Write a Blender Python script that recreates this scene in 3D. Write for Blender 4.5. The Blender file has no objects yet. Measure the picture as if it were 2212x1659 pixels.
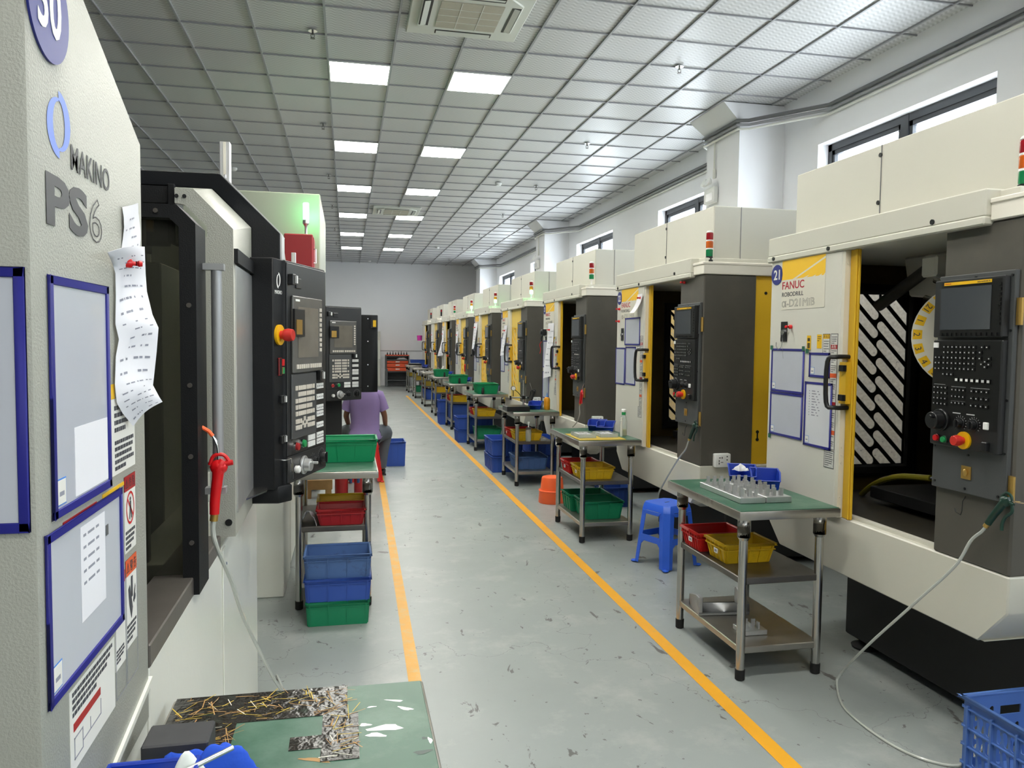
import bpy, bmesh, math, random
from mathutils import Matrix, Vector
S = bpy.context.scene
C = S.collection
rnd = random.Random(7)
PI = math.pi

# ---------------------------------------------------------------- camera
F_PX, YAW, PITCH, ROLL, CAM_H = 1657.66, 0.211707, 0.055868, 0.011427, 1.62
cd = bpy.data.cameras.new('camera'); cam = bpy.data.objects.new('camera', cd); C.objects.link(cam)
cd.sensor_fit = 'HORIZONTAL'; cd.sensor_width = 36.0; cd.lens = F_PX / 2212.0 * 36.0
cd.clip_start = 0.05; cd.clip_end = 200
_fw = Vector((math.sin(YAW)*math.cos(PITCH), math.cos(YAW)*math.cos(PITCH), -math.sin(PITCH)))
_r = Vector((math.cos(YAW), -math.sin(YAW), 0)); _u = _r.cross(_fw)
_r2 = _r*math.cos(ROLL) + _u*math.sin(ROLL); _u2 = -_r*math.sin(ROLL) + _u*math.cos(ROLL)
M = Matrix.Identity(4)
for i in range(3):
    M[i][0] = _r2[i]; M[i][1] = _u2[i]; M[i][2] = -_fw[i]
M[2][3] = CAM_H
cam.matrix_world = M
S.camera = cam

# ---------------------------------------------------------------- view, sky, daylight
S.view_settings.view_transform = 'Standard'
S.view_settings.look = 'None'
S.view_settings.exposure = 0.8
S.view_settings.gamma = 1.0
S.view_settings.use_curve_mapping = False
S.cycles.use_denoising = True
S.cycles.max_bounces = 8
S.cycles.diffuse_bounces = 5
S.cycles.glossy_bounces = 4
S.cycles.transparent_max_bounces = 12
S.cycles.sample_clamp_indirect = 6.0
S.cycles.caustics_reflective = False
S.cycles.caustics_refractive = False
SKY_STRENGTH = 9.0
PANEL_STRENGTH = 24.0
w = bpy.data.worlds.new('overcast_sky'); S.world = w; w.use_nodes = True
bg = w.node_tree.nodes['Background']; bg.inputs[0].default_value = (0.93, 0.96, 1.0, 1); bg.inputs[1].default_value = SKY_STRENGTH
WALL_X = 4.78
CEIL_Z = 4.2726
WINDOWS = [(-7.8, -5.55), (-3.55, -1.3), (0.75, 3.0), (5.0, 7.25), (9.2, 11.45), (13.56, 15.85), (17.8, 20.05), (22.1, 24.34)]
WIN_Z = (2.35, 3.69)
for (a, b) in WINDOWS:                     # daylight portals in the window openings
    ld = bpy.data.lights.new('window_daylight', 'AREA'); ld.shape = 'RECTANGLE'
    ld.size = b - a; ld.size_y = WIN_Z[1] - WIN_Z[0]
    ld.cycles.is_portal = True
    lo = bpy.data.objects.new('window_daylight', ld); C.objects.link(lo)
    lo.location = (WALL_X + 0.28, (a+b)/2, sum(WIN_Z)/2); lo.rotation_euler = (PI/2, 0, PI/2)

# ---------------------------------------------------------------- helpers: materials
def lin(h):
    o = []
    for i in (0, 2, 4):
        c = int(h[i:i+2], 16)/255.0
        o.append(c/12.92 if c <= 0.04045 else ((c+0.055)/1.055)**2.4)
    return (o[0], o[1], o[2], 1.0)

def mat(name, col, rough=0.5, metal=0.0, var=0.0, vscale=6.0, bump=0.0, bscale=200.0, spec=0.5, emit=None, estr=0.0, trans=0.0, dirt=None, dscale=3.0, damt=0.55, coat=0.0, alpha=1.0):
    m = bpy.data.materials.new(name); m.use_nodes = True
    nt = m.node_tree; N = nt.nodes; Lk = nt.links
    p = N['Principled BSDF']
    c = lin(col) if isinstance(col, str) else col
    p.inputs['Base Color'].default_value = c
    p.inputs['Roughness'].default_value = rough
    p.inputs['Metallic'].default_value = metal
    p.inputs['Specular IOR Level'].default_value = spec
    p.inputs['Coat Weight'].default_value = coat
    p.inputs['Alpha'].default_value = alpha
    if trans: p.inputs['Transmission Weight'].default_value = trans
    if emit:
        p.inputs['Emission Color'].default_value = lin(emit); p.inputs['Emission Strength'].default_value = estr
    tc = None
    if var or bump or dirt:
        tc = N.new('ShaderNodeTexCoord')
    last = None
    if var:
        n = N.new('ShaderNodeTexNoise'); n.inputs['Scale'].default_value = vscale; n.inputs['Detail'].default_value = 5
        Lk.new(tc.outputs['Object'], n.inputs['Vector'])
        mx = N.new('ShaderNodeMix'); mx.data_type = 'RGBA'
        mx.inputs[6].default_value = tuple(x*(1-var) for x in c[:3])+(1,)
        mx.inputs[7].default_value = tuple(min(1, x*(1+var)) for x in c[:3])+(1,)
        Lk.new(n.outputs['Fac'], mx.inputs[0]); last = mx.outputs[2]
    if dirt:
        n = N.new('ShaderNodeTexNoise'); n.inputs['Scale'].default_value = dscale; n.inputs['Detail'].default_value = 8; n.inputs['Roughness'].default_value = 0.65
        Lk.new(tc.outputs['Object'], n.inputs['Vector'])
        r = N.new('ShaderNodeValToRGB'); r.color_ramp.elements[0].position = damt; r.color_ramp.elements[1].position = min(1, damt+0.18)
        Lk.new(n.outputs['Fac'], r.inputs[0])
        mx = N.new('ShaderNodeMix'); mx.data_type = 'RGBA'
        if last is not None: Lk.new(last, mx.inputs[6])
        else: mx.inputs[6].default_value = c
        mx.inputs[7].default_value = lin(dirt)
        Lk.new(r.outputs[0], mx.inputs[0]); last = mx.outputs[2]
    if last is not None: Lk.new(last, p.inputs['Base Color'])
    if bump:
        n = N.new('ShaderNodeTexNoise'); n.inputs['Scale'].default_value = bscale; n.inputs['Detail'].default_value = 2
        Lk.new(tc.outputs['Object'], n.inputs['Vector'])
        b = N.new('ShaderNodeBump'); b.inputs['Strength'].default_value = bump; b.inputs['Distance'].default_value = 0.004
        Lk.new(n.outputs['Fac'], b.inputs['Height']); Lk.new(b.outputs[0], p.inputs['Normal'])
    return m

K = {}
def defm(k, *a, **kw): K[k] = mat(k, *a, **kw)
defm('cream_paint', 'cbc9bd', 0.42, var=0.03, vscale=3)
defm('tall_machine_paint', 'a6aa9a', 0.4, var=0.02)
defm('cream_side', 'ebe6da', 0.45, var=0.03, vscale=3)
defm('panel_white', 'd2d0c6', 0.42, var=0.03, vscale=4, dirt='c9c4b8', dscale=2.5, damt=0.6)
defm('hammered_white', 'a3a49b', 0.42, bump=0.35, bscale=260, var=0.02, spec=0.28)
defm('smooth_white', 'dedfd6', 0.3, var=0.02, bump=0.1, bscale=60)
defm('machine_yellow', 'f3c22c', 0.42, var=0.05, vscale=4)
defm('pale_yellow', 'e3c35c', 0.45, var=0.04, vscale=4)
defm('door_yellow', 'd8ac2a', 0.4, var=0.08, vscale=5, dirt='8a6f22', dscale=7, damt=0.66)
defm('charcoal', '514e48', 0.42, var=0.12, vscale=3, dirt='5d5850', dscale=1.6, damt=0.5)
defm('console_grey', '484a4b', 0.45, var=0.05, vscale=8, bump=0.15, bscale=400)
defm('console_black', '232425', 0.42)
defm('black_paint', '0b0d10', 0.55, bump=0.15, bscale=300, spec=0.3)
defm('tape_black', '201d18', 0.22, bump=0.9, bscale=45, dirt='2c4a3b', dscale=22, damt=0.6)
defm('black_plastic', '17181a', 0.35)
defm('black_rubber', '101010', 0.8)
defm('base_black', '131314', 0.6)
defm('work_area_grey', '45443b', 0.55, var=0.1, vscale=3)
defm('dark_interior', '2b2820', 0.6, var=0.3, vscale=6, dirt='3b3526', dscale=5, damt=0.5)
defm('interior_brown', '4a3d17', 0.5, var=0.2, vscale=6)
defm('steel', 'b8b6b2', 0.26, metal=1.0, var=0.15, vscale=9)
defm('worn_steel', 'a8a49c', 0.32, metal=0.9, var=0.25, vscale=7, dirt='5e4a35', dscale=5, damt=0.62)
defm('dull_steel', '6f6b66', 0.38, metal=0.85, var=0.2, vscale=8)
defm('sill_steel', '76706b', 0.42, metal=0.7, var=0.15, vscale=14)
defm('chrome', 'd8d8d8', 0.15, metal=1.0)
defm('aluminium', 'cfd0d0', 0.32, metal=0.75, var=0.08, vscale=30)
defm('aluminium_grey', '9fa1a3', 0.4, metal=0.5)
defm('green_mat', '2f5b47', 0.38, var=0.2, vscale=6, dirt='567564', dscale=4, damt=0.52)
defm('bin_green', '12925f', 0.42, var=0.06)
defm('bin_green_dark', '0d7f57', 0.42, var=0.06)
defm('bin_blue', '2d50a6', 0.42, var=0.08)
defm('bin_dusty', '46669a', 0.55, var=0.15, dirt='35414f', dscale=9, damt=0.58)
defm('bin_navy', '1f3f86', 0.45, var=0.08)
defm('basket_blue', '4f72b4', 0.42, var=0.1)
defm('stool_blue', '2e62d8', 0.35, var=0.05)
defm('tray_blue', '1136a0', 0.35, var=0.05)
defm('bin_red', 'c81f1d', 0.42, var=0.06)
defm('bin_maroon', 'a32024', 0.42, var=0.06)
defm('bin_yellow', 'd9b21c', 0.45, var=0.08, dirt='a8861c', dscale=6, damt=0.6)
defm('bin_ochre', 'c0a53c', 0.5, var=0.08)
defm('orange_plastic', 'ff6b36', 0.4, var=0.04)
defm('orange_bottle', 'e89a1c', 0.35)
defm('orange_drawer', 'e0562f', 0.4)
defm('cabinet_grey', '5b5e60', 0.45)
defm('red_plastic', 'cf1219', 0.32)
defm('red_button', 'c22a22', 0.35)
defm('red_cabinet', 'a01f24', 0.45)
defm('green_button', '1c8f4f', 0.3)
defm('dark_green_plastic', '12352a', 0.35)
defm('yellow_button', 'e9b30c', 0.4)
defm('white_plastic', 'e9e9e6', 0.35)
defm('key_white', 'cfc8bd', 0.5)
defm('key_bright', 'e6e6e4', 0.5)
defm('key_black', '0c0c0d', 0.35)
defm('key_mark', 'b9babb', 0.5)
defm('screen_dark', '44484c', 0.12, spec=0.6)
defm('screen_film', '6f6a62', 0.18, var=0.35, vscale=9, dirt='a08a4a', dscale=4, damt=0.58)
defm('film_grey', '5c5c5a', 0.25, var=0.15, vscale=12)
defm('paper', 'e4e4ea', 0.75, var=0.02)
defm('ink', '3c3d44', 0.7)
defm('faint_ink', '8d8f9b', 0.8)
defm('sleeve', 'bcc0ca', 0.3, var=0.05, vscale=7, coat=0.3)
defm('sleeve_bright', 'd6d8dd', 0.35, var=0.04, vscale=7)
defm('frame_blue', '15177a', 0.55)
defm('sign_blue', '232c7d', 0.4, var=0.06)
defm('logo_blue', '6f8ce0', 0.4)
defm('logo_grey', '4a4a4c', 0.45)
defm('plate', 'd8d4c6', 0.42)
defm('label_red', 'a3181c', 0.45)
defm('fanuc_red', 'b0152a', 0.45)
defm('label_orange', 'dd5a26', 0.45)
defm('label_yellow', 'e8b813', 0.45)
defm('label_white', 'e3e2dc', 0.5)
defm('tape_green', '1c5f45', 0.5)
defm('tick_blue', '3f7fd0', 0.5)
defm('brass', 'c9a45a', 0.3, metal=0.8)
defm('wall_paint', 'f0f0f2', 0.7, var=0.02, vscale=2)
defm('far_wall_paint', 'f0f0f2', 0.7, var=0.02, vscale=2)
defm('bar_grey', '9b9b9e', 0.45)
defm('window_frame', '3a3d42', 0.5)
defm('conduit_grey', '77787a', 0.4, metal=0.4)
defm('conduit_white', 'dcdcd4', 0.5)
defm('amber_lens', 'c85f1c', 0.2, coat=0.5)
defm('red_lens', '9c1622', 0.2, coat=0.5)
defm('green_lens', '127a48', 0.2, coat=0.5)
defm('amber_pale', 'c9a13a', 0.3)
defm('green_glow', 'b9ffd0', 0.3, emit='a8ffb4', estr=1.2)
defm('lamp_glow', 'ffffff', 0.5, emit='fffdf4', estr=PANEL_STRENGTH)
defm('wood', 'a9824e', 0.6, var=0.2, vscale=14)
defm('shirt_purple', '84709f', 0.8, var=0.08, vscale=5, bump=0.25, bscale=20)
defm('trouser_grey', '565b63', 0.85, var=0.1, vscale=9)
defm('skin', '8a5f48', 0.55, var=0.05)
defm('hair_black', '15120f', 0.6)
defm('shoe_black', '1a1a1c', 0.6)
defm('cloth_blue', '1f4fc4', 0.85, var=0.12, vscale=20, bump=0.3, bscale=60)
defm('cloth_white', 'dfe5df', 0.8, var=0.05)
defm('granite_black', '3a3a3d', 0.55, var=0.25, vscale=30)
defm('magenta', 'c0369a', 0.4)
defm('oil', 'b3a84a', 0.2)
defm('cap_white', 'f0f1ee', 0.4)
defm('hose_clear', 'b9bdb6', 0.2, coat=0.6)
defm('hose_yellow', '8f8528', 0.25, coat=0.5)
defm('film_wrap', 'd5d5d8', 0.25)
defm('ac_white', 'd9dbd2', 0.4)
defm('ac_filter', 'b6b09e', 0.7, var=0.06, vscale=40)

def glassy(name, col, alpha):
    m = bpy.data.materials.new(name); m.use_nodes = True
    nt = m.node_tree; N = nt.nodes; Lk = nt.links
    N.remove(N['Principled BSDF']); out = N['Material Output']
    t = N.new('ShaderNodeBsdfTransparent'); g = N.new('ShaderNodeBsdfPrincipled')
    t.inputs[0].default_value = lin(col)
    g.inputs['Base Color'].default_value = lin(col); g.inputs['Roughness'].default_value = 0.08
    mx = N.new('ShaderNodeMixShader'); mx.inputs[0].default_value = alpha
    Lk.new(t.outputs[0], mx.inputs[1]); Lk.new(g.outputs[0], mx.inputs[2]); Lk.new(mx.outputs[0], out.inputs[0])
    K[name] = m
glassy('window_glass', 'f4f8fa', 0.07)
glassy('clear_plastic', 'e6ebea', 0.28)
glassy('tinted_pane', '8a8a80', 0.10)

def frosted():
    m = bpy.data.materials.new('frosted_pane'); m.use_nodes = True
    nt = m.node_tree; N = nt.nodes; Lk = nt.links
    N.remove(N['Principled BSDF']); out = N['Material Output']
    t = N.new('ShaderNodeBsdfTransparent'); t.inputs[0].default_value = (0.97, 0.96, 0.95, 1)
    d = N.new('ShaderNodeBsdfTranslucent'); d.inputs[0].default_value = (0.9, 0.88, 0.87, 1)
    tc = N.new('ShaderNodeTexCoord'); n = N.new('ShaderNodeTexNoise'); n.inputs['Scale'].default_value = 60; n.inputs['Detail'].default_value = 6
    Lk.new(tc.outputs['Object'], n.inputs['Vector'])
    mr = N.new('ShaderNodeMapRange'); mr.inputs[3].default_value = 0.08; mr.inputs[4].default_value = 0.35
    Lk.new(n.outputs['Fac'], mr.inputs[0])
    mx = N.new('ShaderNodeMixShader'); Lk.new(mr.outputs[0], mx.inputs[0])
    Lk.new(t.outputs[0], mx.inputs[1]); Lk.new(d.outputs[0], mx.inputs[2]); Lk.new(mx.outputs[0], out.inputs[0])
    K['frosted_pane'] = m
frosted()

def floor_material():
    m = bpy.data.materials.new('painted_floor'); m.use_nodes = True
    nt = m.node_tree; N = nt.nodes; Lk = nt.links; p = N['Principled BSDF']
    tc = N.new('ShaderNodeTexCoord')
    def noise(scale, detail, rough=0.6, vec=None, dist=0.0):
        n = N.new('ShaderNodeTexNoise'); n.inputs['Scale'].default_value = scale; n.inputs['Detail'].default_value = detail
        n.inputs['Roughness'].default_value = rough; n.inputs['Distortion'].default_value = dist
        Lk.new(vec or tc.outputs['Object'], n.inputs['Vector']); return n.outputs['Fac']
    def ramp(src, a, b):
        r = N.new('ShaderNodeValToRGB'); r.color_ramp.elements[0].position = a; r.color_ramp.elements[1].position = b
        Lk.new(src, r.inputs[0]); return r.outputs[0]
    def mixc(fac, a, b):
        mx = N.new('ShaderNodeMix'); mx.data_type = 'RGBA'
        Lk.new(fac, mx.inputs[0])
        for i, v in ((6, a), (7, b)):
            if isinstance(v, tuple): mx.inputs[i].default_value = v
            else: Lk.new(v, mx.inputs[i])
        return mx.outputs[2]
    base = mixc(noise(0.9, 6), lin('868d8b'), lin('9ba19f'))
    base = mixc(ramp(noise(2.2, 8, 0.7), 0.52, 0.72), base, lin('a7aaa7'))
    mp = N.new('ShaderNodeMapping'); mp.inputs['Scale'].default_value = (9.0, 4.5, 1); Lk.new(tc.outputs['Object'], mp.inputs['Vector'])
    chips = ramp(noise(1.0, 9, 0.62, mp.outputs[0], 0.6), 0.642, 0.662)
    base = mixc(chips, base, lin('5b5a58'))
    mp2 = N.new('ShaderNodeMapping'); mp2.inputs['Scale'].default_value = (22.0, 22.0, 1); Lk.new(tc.outputs['Object'], mp2.inputs['Vector'])
    specks = ramp(noise(1.0, 3, 0.5, mp2.outputs[0]), 0.70, 0.72)
    base = mixc(specks, base, lin('646462'))
    v = N.new('ShaderNodeTexVoronoi'); v.feature = 'DISTANCE_TO_EDGE'; v.inputs['Scale'].default_value = 0.42
    dn = N.new('ShaderNodeTexNoise'); dn.inputs['Scale'].default_value = 2.5; dn.inputs['Detail'].default_value = 6
    Lk.new(tc.outputs['Object'], dn.inputs['Vector'])
    va = N.new('ShaderNodeVectorMath'); va.operation = 'ADD'; Lk.new(tc.outputs['Object'], va.inputs[0]); Lk.new(dn.outputs['Color'], va.inputs[1])
    Lk.new(va.outputs[0], v.inputs['Vector'])
    cr = N.new('ShaderNodeMath'); cr.operation = 'LESS_THAN'; cr.inputs[1].default_value = 0.0008; Lk.new(v.outputs['Distance'], cr.inputs[0])
    base = mixc(cr.outputs[0], base, lin('6c6e6d'))
    Lk.new(base, p.inputs['Base Color'])
    mr = N.new('ShaderNodeMapRange'); mr.inputs[3].default_value = 0.22; mr.inputs[4].default_value = 0.5
    Lk.new(noise(3, 6), mr.inputs[0]); Lk.new(mr.outputs[0], p.inputs['Roughness'])
    p.inputs['Specular IOR Level'].default_value = 0.45
    b = N.new('ShaderNodeBump'); b.inputs['Strength'].default_value = 0.08; Lk.new(noise(30, 4), b.inputs['Height']); Lk.new(b.outputs[0], p.inputs['Normal'])
    K['painted_floor'] = m
floor_material()

def line_material():
    m = mat('floor_yellow', 'e3a325', 0.45, var=0.1, vscale=7, dirt='c3a267', dscale=14, damt=0.6)
    K['floor_yellow'] = m
    K['floor_yellow_worn'] = mat('floor_yellow_worn', 'dda544', 0.5, var=0.12, vscale=9, dirt='c9b27c', dscale=10, damt=0.5)
line_material()

def tile_material():
    m = bpy.data.materials.new('ceiling_tile'); m.use_nodes = True
    nt = m.node_tree; N = nt.nodes; Lk = nt.links; p = N['Principled BSDF']
    tc = N.new('ShaderNodeTexCoord'); sp = N.new('ShaderNodeSeparateXYZ'); Lk.new(tc.outputs['Object'], sp.inputs[0])
    def mth(op, a, b=None):
        n = N.new('ShaderNodeMath'); n.operation = op
        for i, v in ((0, a), (1, b)):
            if v is None: continue
            if isinstance(v, (int, float)): n.inputs[i].default_value = v
            else: Lk.new(v, n.inputs[i])
        return n.outputs[0]
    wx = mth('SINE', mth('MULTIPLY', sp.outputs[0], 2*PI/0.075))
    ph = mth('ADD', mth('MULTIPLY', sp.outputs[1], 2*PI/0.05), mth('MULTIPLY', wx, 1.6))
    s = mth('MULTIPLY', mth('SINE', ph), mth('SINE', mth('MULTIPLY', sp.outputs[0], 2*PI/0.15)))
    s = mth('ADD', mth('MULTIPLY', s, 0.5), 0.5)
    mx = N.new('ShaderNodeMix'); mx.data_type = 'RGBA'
    mx.inputs[6].default_value = lin('b0b0af'); mx.inputs[7].default_value = lin('d4d4d4')  # embossed waves: their shading is painted into the tile colour
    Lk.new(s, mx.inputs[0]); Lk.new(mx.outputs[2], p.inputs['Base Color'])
    p.inputs['Roughness'].default_value = 0.38
    K['ceiling_tile'] = m
tile_material()
# ---------------------------------------------------------------- helpers: geometry
class MB:
    """Collects shapes; build() links them as ONE mesh object."""
    def __init__(s): s.v = []; s.f = []; s.m = []; s.M = Matrix.Identity(4)
    def _a(s, pts, faces, mi=0):
        o = len(s.v)
        for q in pts: s.v.append(s.M @ Vector(q))
        for f in faces: s.f.append([i+o for i in f]); s.m.append(mi)
        return s
    def box(s, x0, x1, y0, y1, z0, z1, mi=0):
        p = [(x0,y0,z0),(x1,y0,z0),(x1,y1,z0),(x0,y1,z0),(x0,y0,z1),(x1,y0,z1),(x1,y1,z1),(x0,y1,z1)]
        return s._a(p, [(0,3,2,1),(4,5,6,7),(0,1,5,4),(1,2,6,5),(2,3,7,6),(3,0,4,7)], mi)
    def hexa(s, lo, hi, mi=0):          # two quads (4 points each, same winding)
        return s._a(list(lo)+list(hi), [(3,2,1,0),(4,5,6,7),(0,1,5,4),(1,2,6,5),(2,3,7,6),(3,0,4,7)], mi)
    def prism(s, poly, axis, a, b, mi=0):   # polygon in the plane of the other two axes
        n = len(poly)
        def P(q, t):
            if axis == 0: return (t, q[0], q[1])
            if axis == 1: return (q[0], t, q[1])
            return (q[0], q[1], t)
        pts = [P(q, a) for q in poly]+[P(q, b) for q in poly]
        fs = [tuple(range(n))[::-1], tuple(range(n, 2*n))]+[(i, (i+1) % n, n+(i+1) % n, n+i) for i in range(n)]
        return s._a(pts, fs, mi)
    def cyl(s, p0, p1, r0, r1=None, n=16, mi=0, caps=True):
        r1 = r0 if r1 is None else r1
        a = Vector(p0); b = Vector(p1); d = (b-a).normalized()
        t = Vector((1,0,0)) if abs(d.x) < 0.9 else Vector((0,1,0))
        e = d.cross(t).normalized(); g = d.cross(e)
        pts = []
        for c, r in ((a, r0), (b, r1)):
            for i in range(n):
                w_ = 2*PI*i/n; pts.append(c+e*(r*math.cos(w_))+g*(r*math.sin(w_)))
        fs = [(i, (i+1) % n, n+(i+1) % n, n+i) for i in range(n)]
        if caps: fs += [tuple(range(n))[::-1], tuple(range(n, 2*n))]
        return s._a(pts, fs, mi)
    def tube(s, path, r, n=8, mi=0):
        P = [Vector(q) for q in path]; rr = r if isinstance(r, (list, tuple)) else [r]*len(P)
        pts = []; e = None
        for i, q in enumerate(P):
            d = (P[min(i+1, len(P)-1)]-P[max(i-1, 0)]).normalized()
            if e is None:
                t = Vector((0,0,1)) if abs(d.z) < 0.9 else Vector((1,0,0)); e = d.cross(t).normalized()
            else: e = (e-d*e.dot(d)).normalized()
            g = d.cross(e)
            for k in range(n):
                w_ = 2*PI*k/n; pts.append(q+e*(rr[i]*math.cos(w_))+g*(rr[i]*math.sin(w_)))
        fs = []
        for i in range(len(P)-1):
            for k in range(n): fs.append((i*n+k, i*n+(k+1) % n, (i+1)*n+(k+1) % n, (i+1)*n+k))
        fs += [tuple(range(n))[::-1], tuple(range((len(P)-1)*n, len(P)*n))]
        return s._a(pts, fs, mi)
    def lathe(s, prof, c=(0,0,0), n=20, mi=0):   # profile (r, z) around vertical axis
        pts = []; fs = []
        for (r, z) in prof:
            for k in range(n):
                w_ = 2*PI*k/n; pts.append((c[0]+r*math.cos(w_), c[1]+r*math.sin(w_), c[2]+z))
        for i in range(len(prof)-1):
            for k in range(n): fs.append((i*n+k, i*n+(k+1) % n, (i+1)*n+(k+1) % n, (i+1)*n+k))
        fs += [tuple(range(n))[::-1], tuple(range((len(prof)-1)*n, len(prof)*n))]
        return s._a(pts, fs, mi)
    def ball(s, c, r, n=12, mi=0, sc=(1,1,1)):
        prof = []; h = n//2
        pts = []; fs = []
        for i in range(h+1):
            a = PI*i/h
            for k in range(n):
                w_ = 2*PI*k/n
                pts.append((c[0]+sc[0]*r*max(1e-4, math.sin(a))*math.cos(w_), c[1]+sc[1]*r*max(1e-4, math.sin(a))*math.sin(w_), c[2]-sc[2]*r*math.cos(a)))
        for i in range(h):
            for k in range(n): fs.append((i*n+k, i*n+(k+1) % n, (i+1)*n+(k+1) % n, (i+1)*n+k))
        return s._a(pts, fs, mi)
    def quad(s, a, b, c, d, mi=0): return s._a([a, b, c, d], [(0,1,2,3)], mi)
    def grid(s, rows, mi=0):
        n = len(rows[0]); pts = [q for r in rows for q in r]
        fs = [(i*n+k, i*n+k+1, (i+1)*n+k+1, (i+1)*n+k) for i in range(len(rows)-1) for k in range(n-1)]
        return s._a(pts, fs, mi)
    def mesh(s, name, mats, bevel=0.0, seg=1, smooth=35, solid=0.0):
        me = bpy.data.meshes.new(name)
        me.from_pydata([tuple(q) for q in s.v], [], s.f)
        for k in mats: me.materials.append(K[k])
        for p, mi in zip(me.polygons, s.m): p.material_index = mi
        bm = bmesh.new(); bm.from_mesh(me)
        bmesh.ops.remove_doubles(bm, verts=bm.verts, dist=1e-6)
        bmesh.ops.recalc_face_normals(bm, faces=bm.faces)
        if solid: bmesh.ops.solidify(bm, geom=list(bm.faces), thickness=solid)
        if bevel:
            ed = [e for e in bm.edges if len(e.link_faces) == 2 and e.calc_face_angle(0) > 0.6]
            bmesh.ops.bevel(bm, geom=ed, offset=bevel, segments=seg, affect='EDGES', profile=0.5, clamp_overlap=True)
        if smooth:
            lim = math.radians(smooth)
            for f in bm.faces: f.smooth = True
            for e in bm.edges:
                e.smooth = not (len(e.link_faces) == 2 and e.calc_face_angle(0) > lim)
        bm.to_mesh(me); bm.free()
        return me

CACHE = {}
def link(name, me, parent=None, loc=None, rot=None, mw=None):
    o = bpy.data.objects.new(name, me); C.objects.link(o)
    if parent is not None: o.parent = parent
    if loc is not None: o.location = loc
    if rot is not None: o.rotation_euler = rot
    if mw is not None: o.matrix_local = mw
    return o
def obj(name, mb, mats, parent=None, loc=None, rot=None, mw=None, **kw):
    if isinstance(mats, str): mats = [mats]
    return link(name, mb.mesh(name, mats, **kw), parent, loc, rot, mw)
def cached(key, name, fn, parent=None, loc=None, rot=None, mw=None):
    """fn() -> mesh, made once per key; every further part shares the mesh."""
    if key not in CACHE: CACHE[key] = fn()
    return link(name, CACHE[key], parent, loc, rot, mw)
def tag(o, label, cat, group=None):
    o['label'] = label; o['category'] = cat
    if group: o['group'] = group
    return o
def thing(name, label, cat, loc=(0,0,0), rz=0.0, group=None):
    o = bpy.data.objects.new(name, None); C.objects.link(o)
    o.empty_display_size = 0.05; o.location = loc; o.rotation_euler = (0, 0, rz)
    return tag(o, label, cat, group)
def struct(name, mb, mats, **kw):
    o = obj(name, mb, mats, **kw); o['kind'] = 'structure'; return o
def axes(o, right, up):
    r = Vector(right).normalized(); u = Vector(up).normalized(); n = r.cross(u)
    m = Matrix.Identity(4)
    for i in range(3): m[i][0] = r[i]; m[i][1] = u[i]; m[i][2] = n[i]; m[i][3] = o[i]
    return m
AIS_R = ((0,-1,0), (0,0,1))     # reading directions on faces of the right row (seen from the aisle)
AIS_L = ((0,1,0), (0,0,1))      # and of the left row

def text_mesh(s, height, width=None, k='ink', bold=0.0, outline=0.0, align='LEFT', ext=0.0006, shear=0.0):
    key = ('text', s, height, width, k, bold, outline, align, shear)
    if key in CACHE: return CACHE[key]
    cu = bpy.data.curves.new('lettering', 'FONT'); cu.body = s; cu.size = 1.0; cu.resolution_u = 3
    cu.align_x = align; cu.shear = shear
    if outline: cu.fill_mode = 'NONE'; cu.bevel_depth = outline; cu.bevel_resolution = 0
    else: cu.extrude = 0.02; cu.offset = bold
    ob = bpy.data.objects.new('lettering', cu); C.objects.link(ob)
    bpy.context.view_layer.update()
    me = bpy.data.meshes.new_from_object(ob)
    bpy.data.objects.remove(ob); bpy.data.curves.remove(cu)
    xs = [v.co.x for v in me.vertices] or [0, 1]; ys = [v.co.y for v in me.vertices] or [0, 1]; zs = [v.co.z for v in me.vertices] or [0]
    x0, x1, y0, y1 = min(xs), max(xs), min(ys), max(ys); z0, z1 = min(zs), max(zs)
    sy = height/max(1e-6, y1-y0); sx = sy if width is None else width/max(1e-6, x1-x0)
    for v in me.vertices:
        ax = (v.co.x-(x0 if align == 'LEFT' else (x0+x1)/2))*sx
        v.co = (ax, (v.co.y-y0)*sy, (v.co.z-z0)/max(1e-6, z1-z0)*ext)
    me.materials.clear(); me.materials.append(K[k])
    CACHE[key] = me
    return me
def text(name, s, height, parent, m, width=None, k='ink', **kw):
    return link(name, text_mesh(s, height, width, k, **kw), parent, mw=m)

def holes_mesh(name, outer, holes, th, k):
    """Flat plate (local xy) of thickness th with real holes."""
    cu = bpy.data.curves.new(name, 'CURVE'); cu.dimensions = '2D'; cu.fill_mode = 'BOTH'; cu.extrude = th/2
    for loop in [outer]+holes:
        sp = cu.splines.new('POLY'); sp.points.add(len(loop)-1)
        for p, q in zip(sp.points, loop): p.co = (q[0], q[1], 0, 1)
        sp.use_cyclic_u = True
    ob = bpy.data.objects.new(name, cu); C.objects.link(ob); bpy.context.view_layer.update()
    me = bpy.data.meshes.new_from_object(ob); bpy.data.objects.remove(ob); bpy.data.curves.remove(cu)
    me.materials.clear(); me.materials.append(K[k])
    return me
def capsule(cx, cy, length, r, ang, n=8):
    pts = []
    for end in (0, 1):
        for i in range(n+1):
            a = (-PI/2 if end == 0 else PI/2)+PI*i/n
            x = (length/2-r)*(1 if end == 0 else -1)+r*math.cos(a); y = r*math.sin(a)
            pts.append((cx+x*math.cos(ang)-y*math.sin(ang), cy+x*math.sin(ang)+y*math.cos(ang)))
    return pts
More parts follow.
